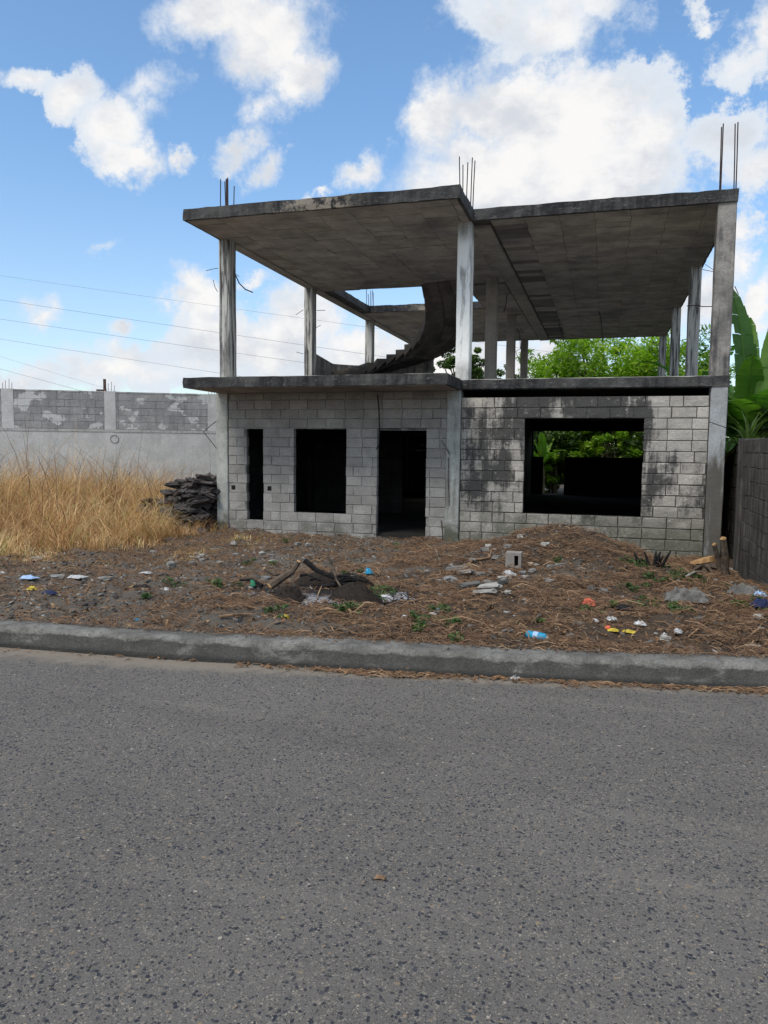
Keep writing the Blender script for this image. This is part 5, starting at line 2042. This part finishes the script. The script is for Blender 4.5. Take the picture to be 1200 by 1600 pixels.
b0 = gp(455, 925)
branch('log', [b0 + Vector((-.19, -.10, .06)), b0 + Vector((-.11, -.02, .13)), b0 + Vector((-.01, .05, .20)), b0 + Vector((.05, .08, .30))], .042, M['bark'],
       'short brown log with pale broken ends leaning on the burnt heap', 'log', M['cutwood'])
branch('branch', [b0 + Vector((-.30, .0, .22)), b0 + Vector((-.2, .02, .16)), b0 + Vector((-.08, .05, .18))], .018, M['bark'], 'pale tipped side branch beside the leaning log', tip=M['cutwood'])
c1 = gp(500, 925)
branch('branch', [c1 + Vector((-.22, .12, .30)), c1 + Vector((-.1, .14, .2)), c1 + Vector((.1, .15, .12))], .03, M['char'], 'charred branch stub rising behind the ash')
branch('branch', [c1 + Vector((.0, .2, .36)), c1 + Vector((.1, .12, .24)), c1 + Vector((.18, .0, .13)), c1 + Vector((.30, -.12, .04))], .016, M['bark'],
       'curved reddish brown branch across the ash to the right mound')
branch('branch', [c1 + Vector((-.65, .0, .02)), c1 + Vector((-.8, .05, .07)), c1 + Vector((-.95, .08, .05))], .02, M['char'], 'black curved branch left of the burnt heap')
for k in range(24):
    x, y = c1.x + random.uniform(-.30, .36), c1.y + random.uniform(.02, .34)
    yaw = random.uniform(-.5, .5)
    l_ = random.uniform(.1, .3)
    z = gh(x, y) + random.uniform(.02, .16)
    dv = Vector((math.cos(yaw), math.sin(yaw), random.uniform(-.15, .25)))
    branch('branch', [Vector((x, y, z)) - dv * l_ / 2, Vector((x, y, z + .02)), Vector((x, y, z)) + dv * l_ / 2], random.uniform(.007, .022), M['char'],
           'charred branch stacked in the burnt heap behind the ash', group='charred branches in the burnt heap')


def mound(name, px, py, sx, sy, sz, mat, label, cat, seed, kind=None):
    q = gp(px, py)
    g = np.random.default_rng(seed)
    mb = MB()
    n, m = 26, 12
    vs = [(q.x, q.y, q.z + sz)]
    for j in range(1, m + 1):
        f = j / m
        for i in range(n):
            a_ = 2 * math.pi * i / n
            rr = f * (1 + .18 * mn.noise(Vector((math.cos(a_) * 2, math.sin(a_) * 2, seed))))
            hz = sz * (1 - f * f) + .03 * mn.noise(Vector((math.cos(a_) * f * 6, math.sin(a_) * f * 6, seed + 3)))
            vs.append((q.x + sx * rr * math.cos(a_), q.y + sy * rr * math.sin(a_), q.z + hz - .03 * f))
    fs = [(0, 1 + i, 1 + (i + 1) % n) for i in range(n)]
    for j in range(m - 1):
        for i in range(n):
            a_ = 1 + j * n + i
            b_ = 1 + j * n + (i + 1) % n
            fs.append((a_, a_ + n, b_ + n, b_))
    mb.add(vs, fs, .3)
    # root hairs
    o = None
    for k in range(420):
        a_, f = g.uniform(0, 6.28), g.uniform(0, .95) ** .6
        p = Vector((q.x + sx * f * math.cos(a_), q.y + sy * f * math.sin(a_), q.z + sz * (1 - f * f) - .01))
        dv = Vector((g.normal(0, 1), g.normal(0, 1), g.normal(.5, .5))).normalized() * g.uniform(.02, .06)
        sd = dv.cross(Vector((0, 0, 1)))
        sd = sd.normalized() * .002 if sd.length > 1e-5 else Vector((.002, 0, 0))
        mb.add([p - sd, p + sd, p + dv], [(0, 1, 2)], float(g.uniform(.3, 1)))
    o = mb.build(name, mat, origin=tuple(q))
    tag(o, label, cat, kind=kind)
    return o


mound('sod_clump', 452, 940, .20, .17, .15, M['darksod'], 'dark clump of burnt sod under the leaning log', 'sod', 3)
mound('sod_clump', 553, 938, .29, .18, .16, M['darksod'], 'larger dark clump of burnt sod right of the ash', 'sod', 4)
mound('burnt_heap', 505, 918, .42, .16, .17, M['darksod'], 'black lumpy heap of burnt rubbish under the charred branches', 'heap', 9)
mound('burnt_heap', 560, 916, .2, .12, .12, M['darksod'], 'low burnt heap under the curved reddish branch', 'heap', 11)
# ash
Pa = []
cA = gp(495, 937)
cB = gp(605, 937)
for k in range(5200):
    c = cA if k < 4700 else cB
    s_ = (.26, .10) if k < 4700 else (.12, .05)
    Pa.append((c.x + random.gauss(0, s_[0]), c.y + random.gauss(0, s_[1])))
Pa = np.array(Pa)
chips('ash', Pa, .006, .035, M['ash'], seed=61, tlo=.0, thi=1, powr=2, flat=.35)

# branches lying about
for k, (pl, r_, mat, label) in enumerate((
        ([(343, 968), (362, 967), (378, 965), (393, 967)], .012, 'rawwood', 'thin pale stick lying near the kerb left of the centre'),
        ([(480, 884), (495, 877), (515, 868), (528, 862)], .012, 'rawwood', 'pale split branch before the doorway'),
        ([(536, 951), (543, 957), (549, 962)], .022, 'rawwood', 'short pale broken stick below the right burnt clump'),
        ([(520, 983), (532, 988), (546, 994)], .028, 'bark', 'short brown branch lying behind the kerb'),
        ([(727, 892), (738, 880), (750, 877), (765, 875), (768, 862)], .017, 'rawwood', 'long bent pale root across the rubble left of the hollow block'),
        ([(1110, 954), (1125, 945), (1137, 938), (1144, 929)], .014, 'rawwood', 'long thin pale branch in front of the right wall'),
        ([(1075, 1000), (1090, 992), (1105, 978), (1125, 960)], .007, 'rawwood', 'thin curved stalk near the right kerb'),
        ([(700, 990), (708, 985), (717, 978)], .012, 'rawwood', 'short forked stick in the litter behind the kerb'),
        ([(660, 976), (672, 981), (684, 983)], .02, 'bark', 'dark root piece in the litter behind the kerb'),
        ([(895, 990), (880, 985), (860, 980)], .009, 'rawwood', 'thin stalk right of the blue bottle'),
        ([(1070, 905), (1085, 898), (1098, 896)], .016, 'stone_white', 'bleached white stick in front of the tree stump'))):
    P = [gp(x, y, .02 + .012 * (i % 2)) for i, (x, y) in enumerate(pl)]
    branch('branch', P, r_, M[mat], label)

# tree stump with roots
q = gp(1100, 893)
st = thing('tree_stump', q, 'cut tree stump with an orange fresh cut top and spreading roots near the right wall', 'tree stump')
mb = MB()
mb.tube([q + Vector((0, 0, -.1)), q + Vector((.0, .02, .04)), q + Vector((-.02, .03, .13))], [.13, .08, .10], 10)
mb.build('trunk', M['bark'], st)
mb = MB()
n_ = 14
vs = []
for zz in (.13, .185):
    for i in range(n_):
        a_ = 2 * math.pi * i / n_
        rr = (.15 if zz < .15 else .14) * (1 + .22 * math.sin(2 * a_ + .6) + .08 * math.sin(5 * a_))
        vs.append((q.x - .02 + rr * math.cos(a_) * 1.1, q.y + .03 + rr * math.sin(a_) * .8, q.z + zz + .05 * math.cos(a_) * (1 if zz > .15 else .6)))
fs = [(i, (i + 1) % n_, n_ + (i + 1) % n_, n_ + i) for i in range(n_)] + [tuple(range(n_ - 1, -1, -1)), tuple(n_ + i for i in range(n_))]
mb.add(vs, fs)
mb.build('cut_top', M['cutwood'], st)
for dx, dy, l_, r_ in ((.42, -.12, 1, .045), (-.2, -.2, 1, .03), (.1, -.25, 1, .03), (.25, .2, 1, .035)):
    mb = MB()
    mb.tube([q + Vector((dx * .1, dy * .1, .10)), q + Vector((dx * .5, dy * .5, .07)), q + Vector((dx, dy, .0)), q + Vector((dx * 1.3, dy * 1.3, -.06))], [r_, r_ * .9, r_ * .7, r_ * .4], 7)
    mb.build('root', M['bark'], st)
# cut trunks growing up the column
for k, (xt, yt, xb, yb, r_, lab) in enumerate(((1130, 843, 1133, 898, .05, 'cut grey sapling trunk with an orange top beside the corner column'),
                                            (1116, 852, 1126, 896, .035, 'thinner cut sapling left of the grey sapling trunk'))):
    B = gp(xb, yb)
    T = at(xt, yt, Y=B.y + .02)
    root = thing('cut_sapling', B, lab, 'tree')
    mb = MB()
    mb.tube([B + Vector((0, 0, -.1)), B.lerp(T, .5) + Vector((.015, 0, 0)), T], [r_ * 1.2, r_, r_ * .95], 8)
    mb.build('trunk', M['bark'], root)
    mb = MB()
    mb.tube([T + Vector((0, 0, .001)), T + Vector((.005, -.01, .03))], [r_ * .93, r_ * .7], 8)
    mb.build('cut_top', M['cutwood'], root)
# charred twigs by the house wall
q = gp(1022, 884)
ct = thing('charred_stump', q, 'small charred stump of black twigs against the house wall right of the mound', 'tree stump')
for k in range(9):
    mb = MB()
    dx, dy = random.uniform(-.22, .2), random.uniform(-.06, .06)
    hh = random.uniform(.08, .2)
    mb.tube([q + Vector((dx * .6, dy, -.02)), q + Vector((dx, dy, hh * .6)), q + Vector((dx * 1.2 + random.uniform(-.04, .04), dy, hh))], [.022, .017, .008], 6)
    mb.build('twig', M['char'], ct)
print('objects', len(bpy.data.objects), 'chunks', cnt)
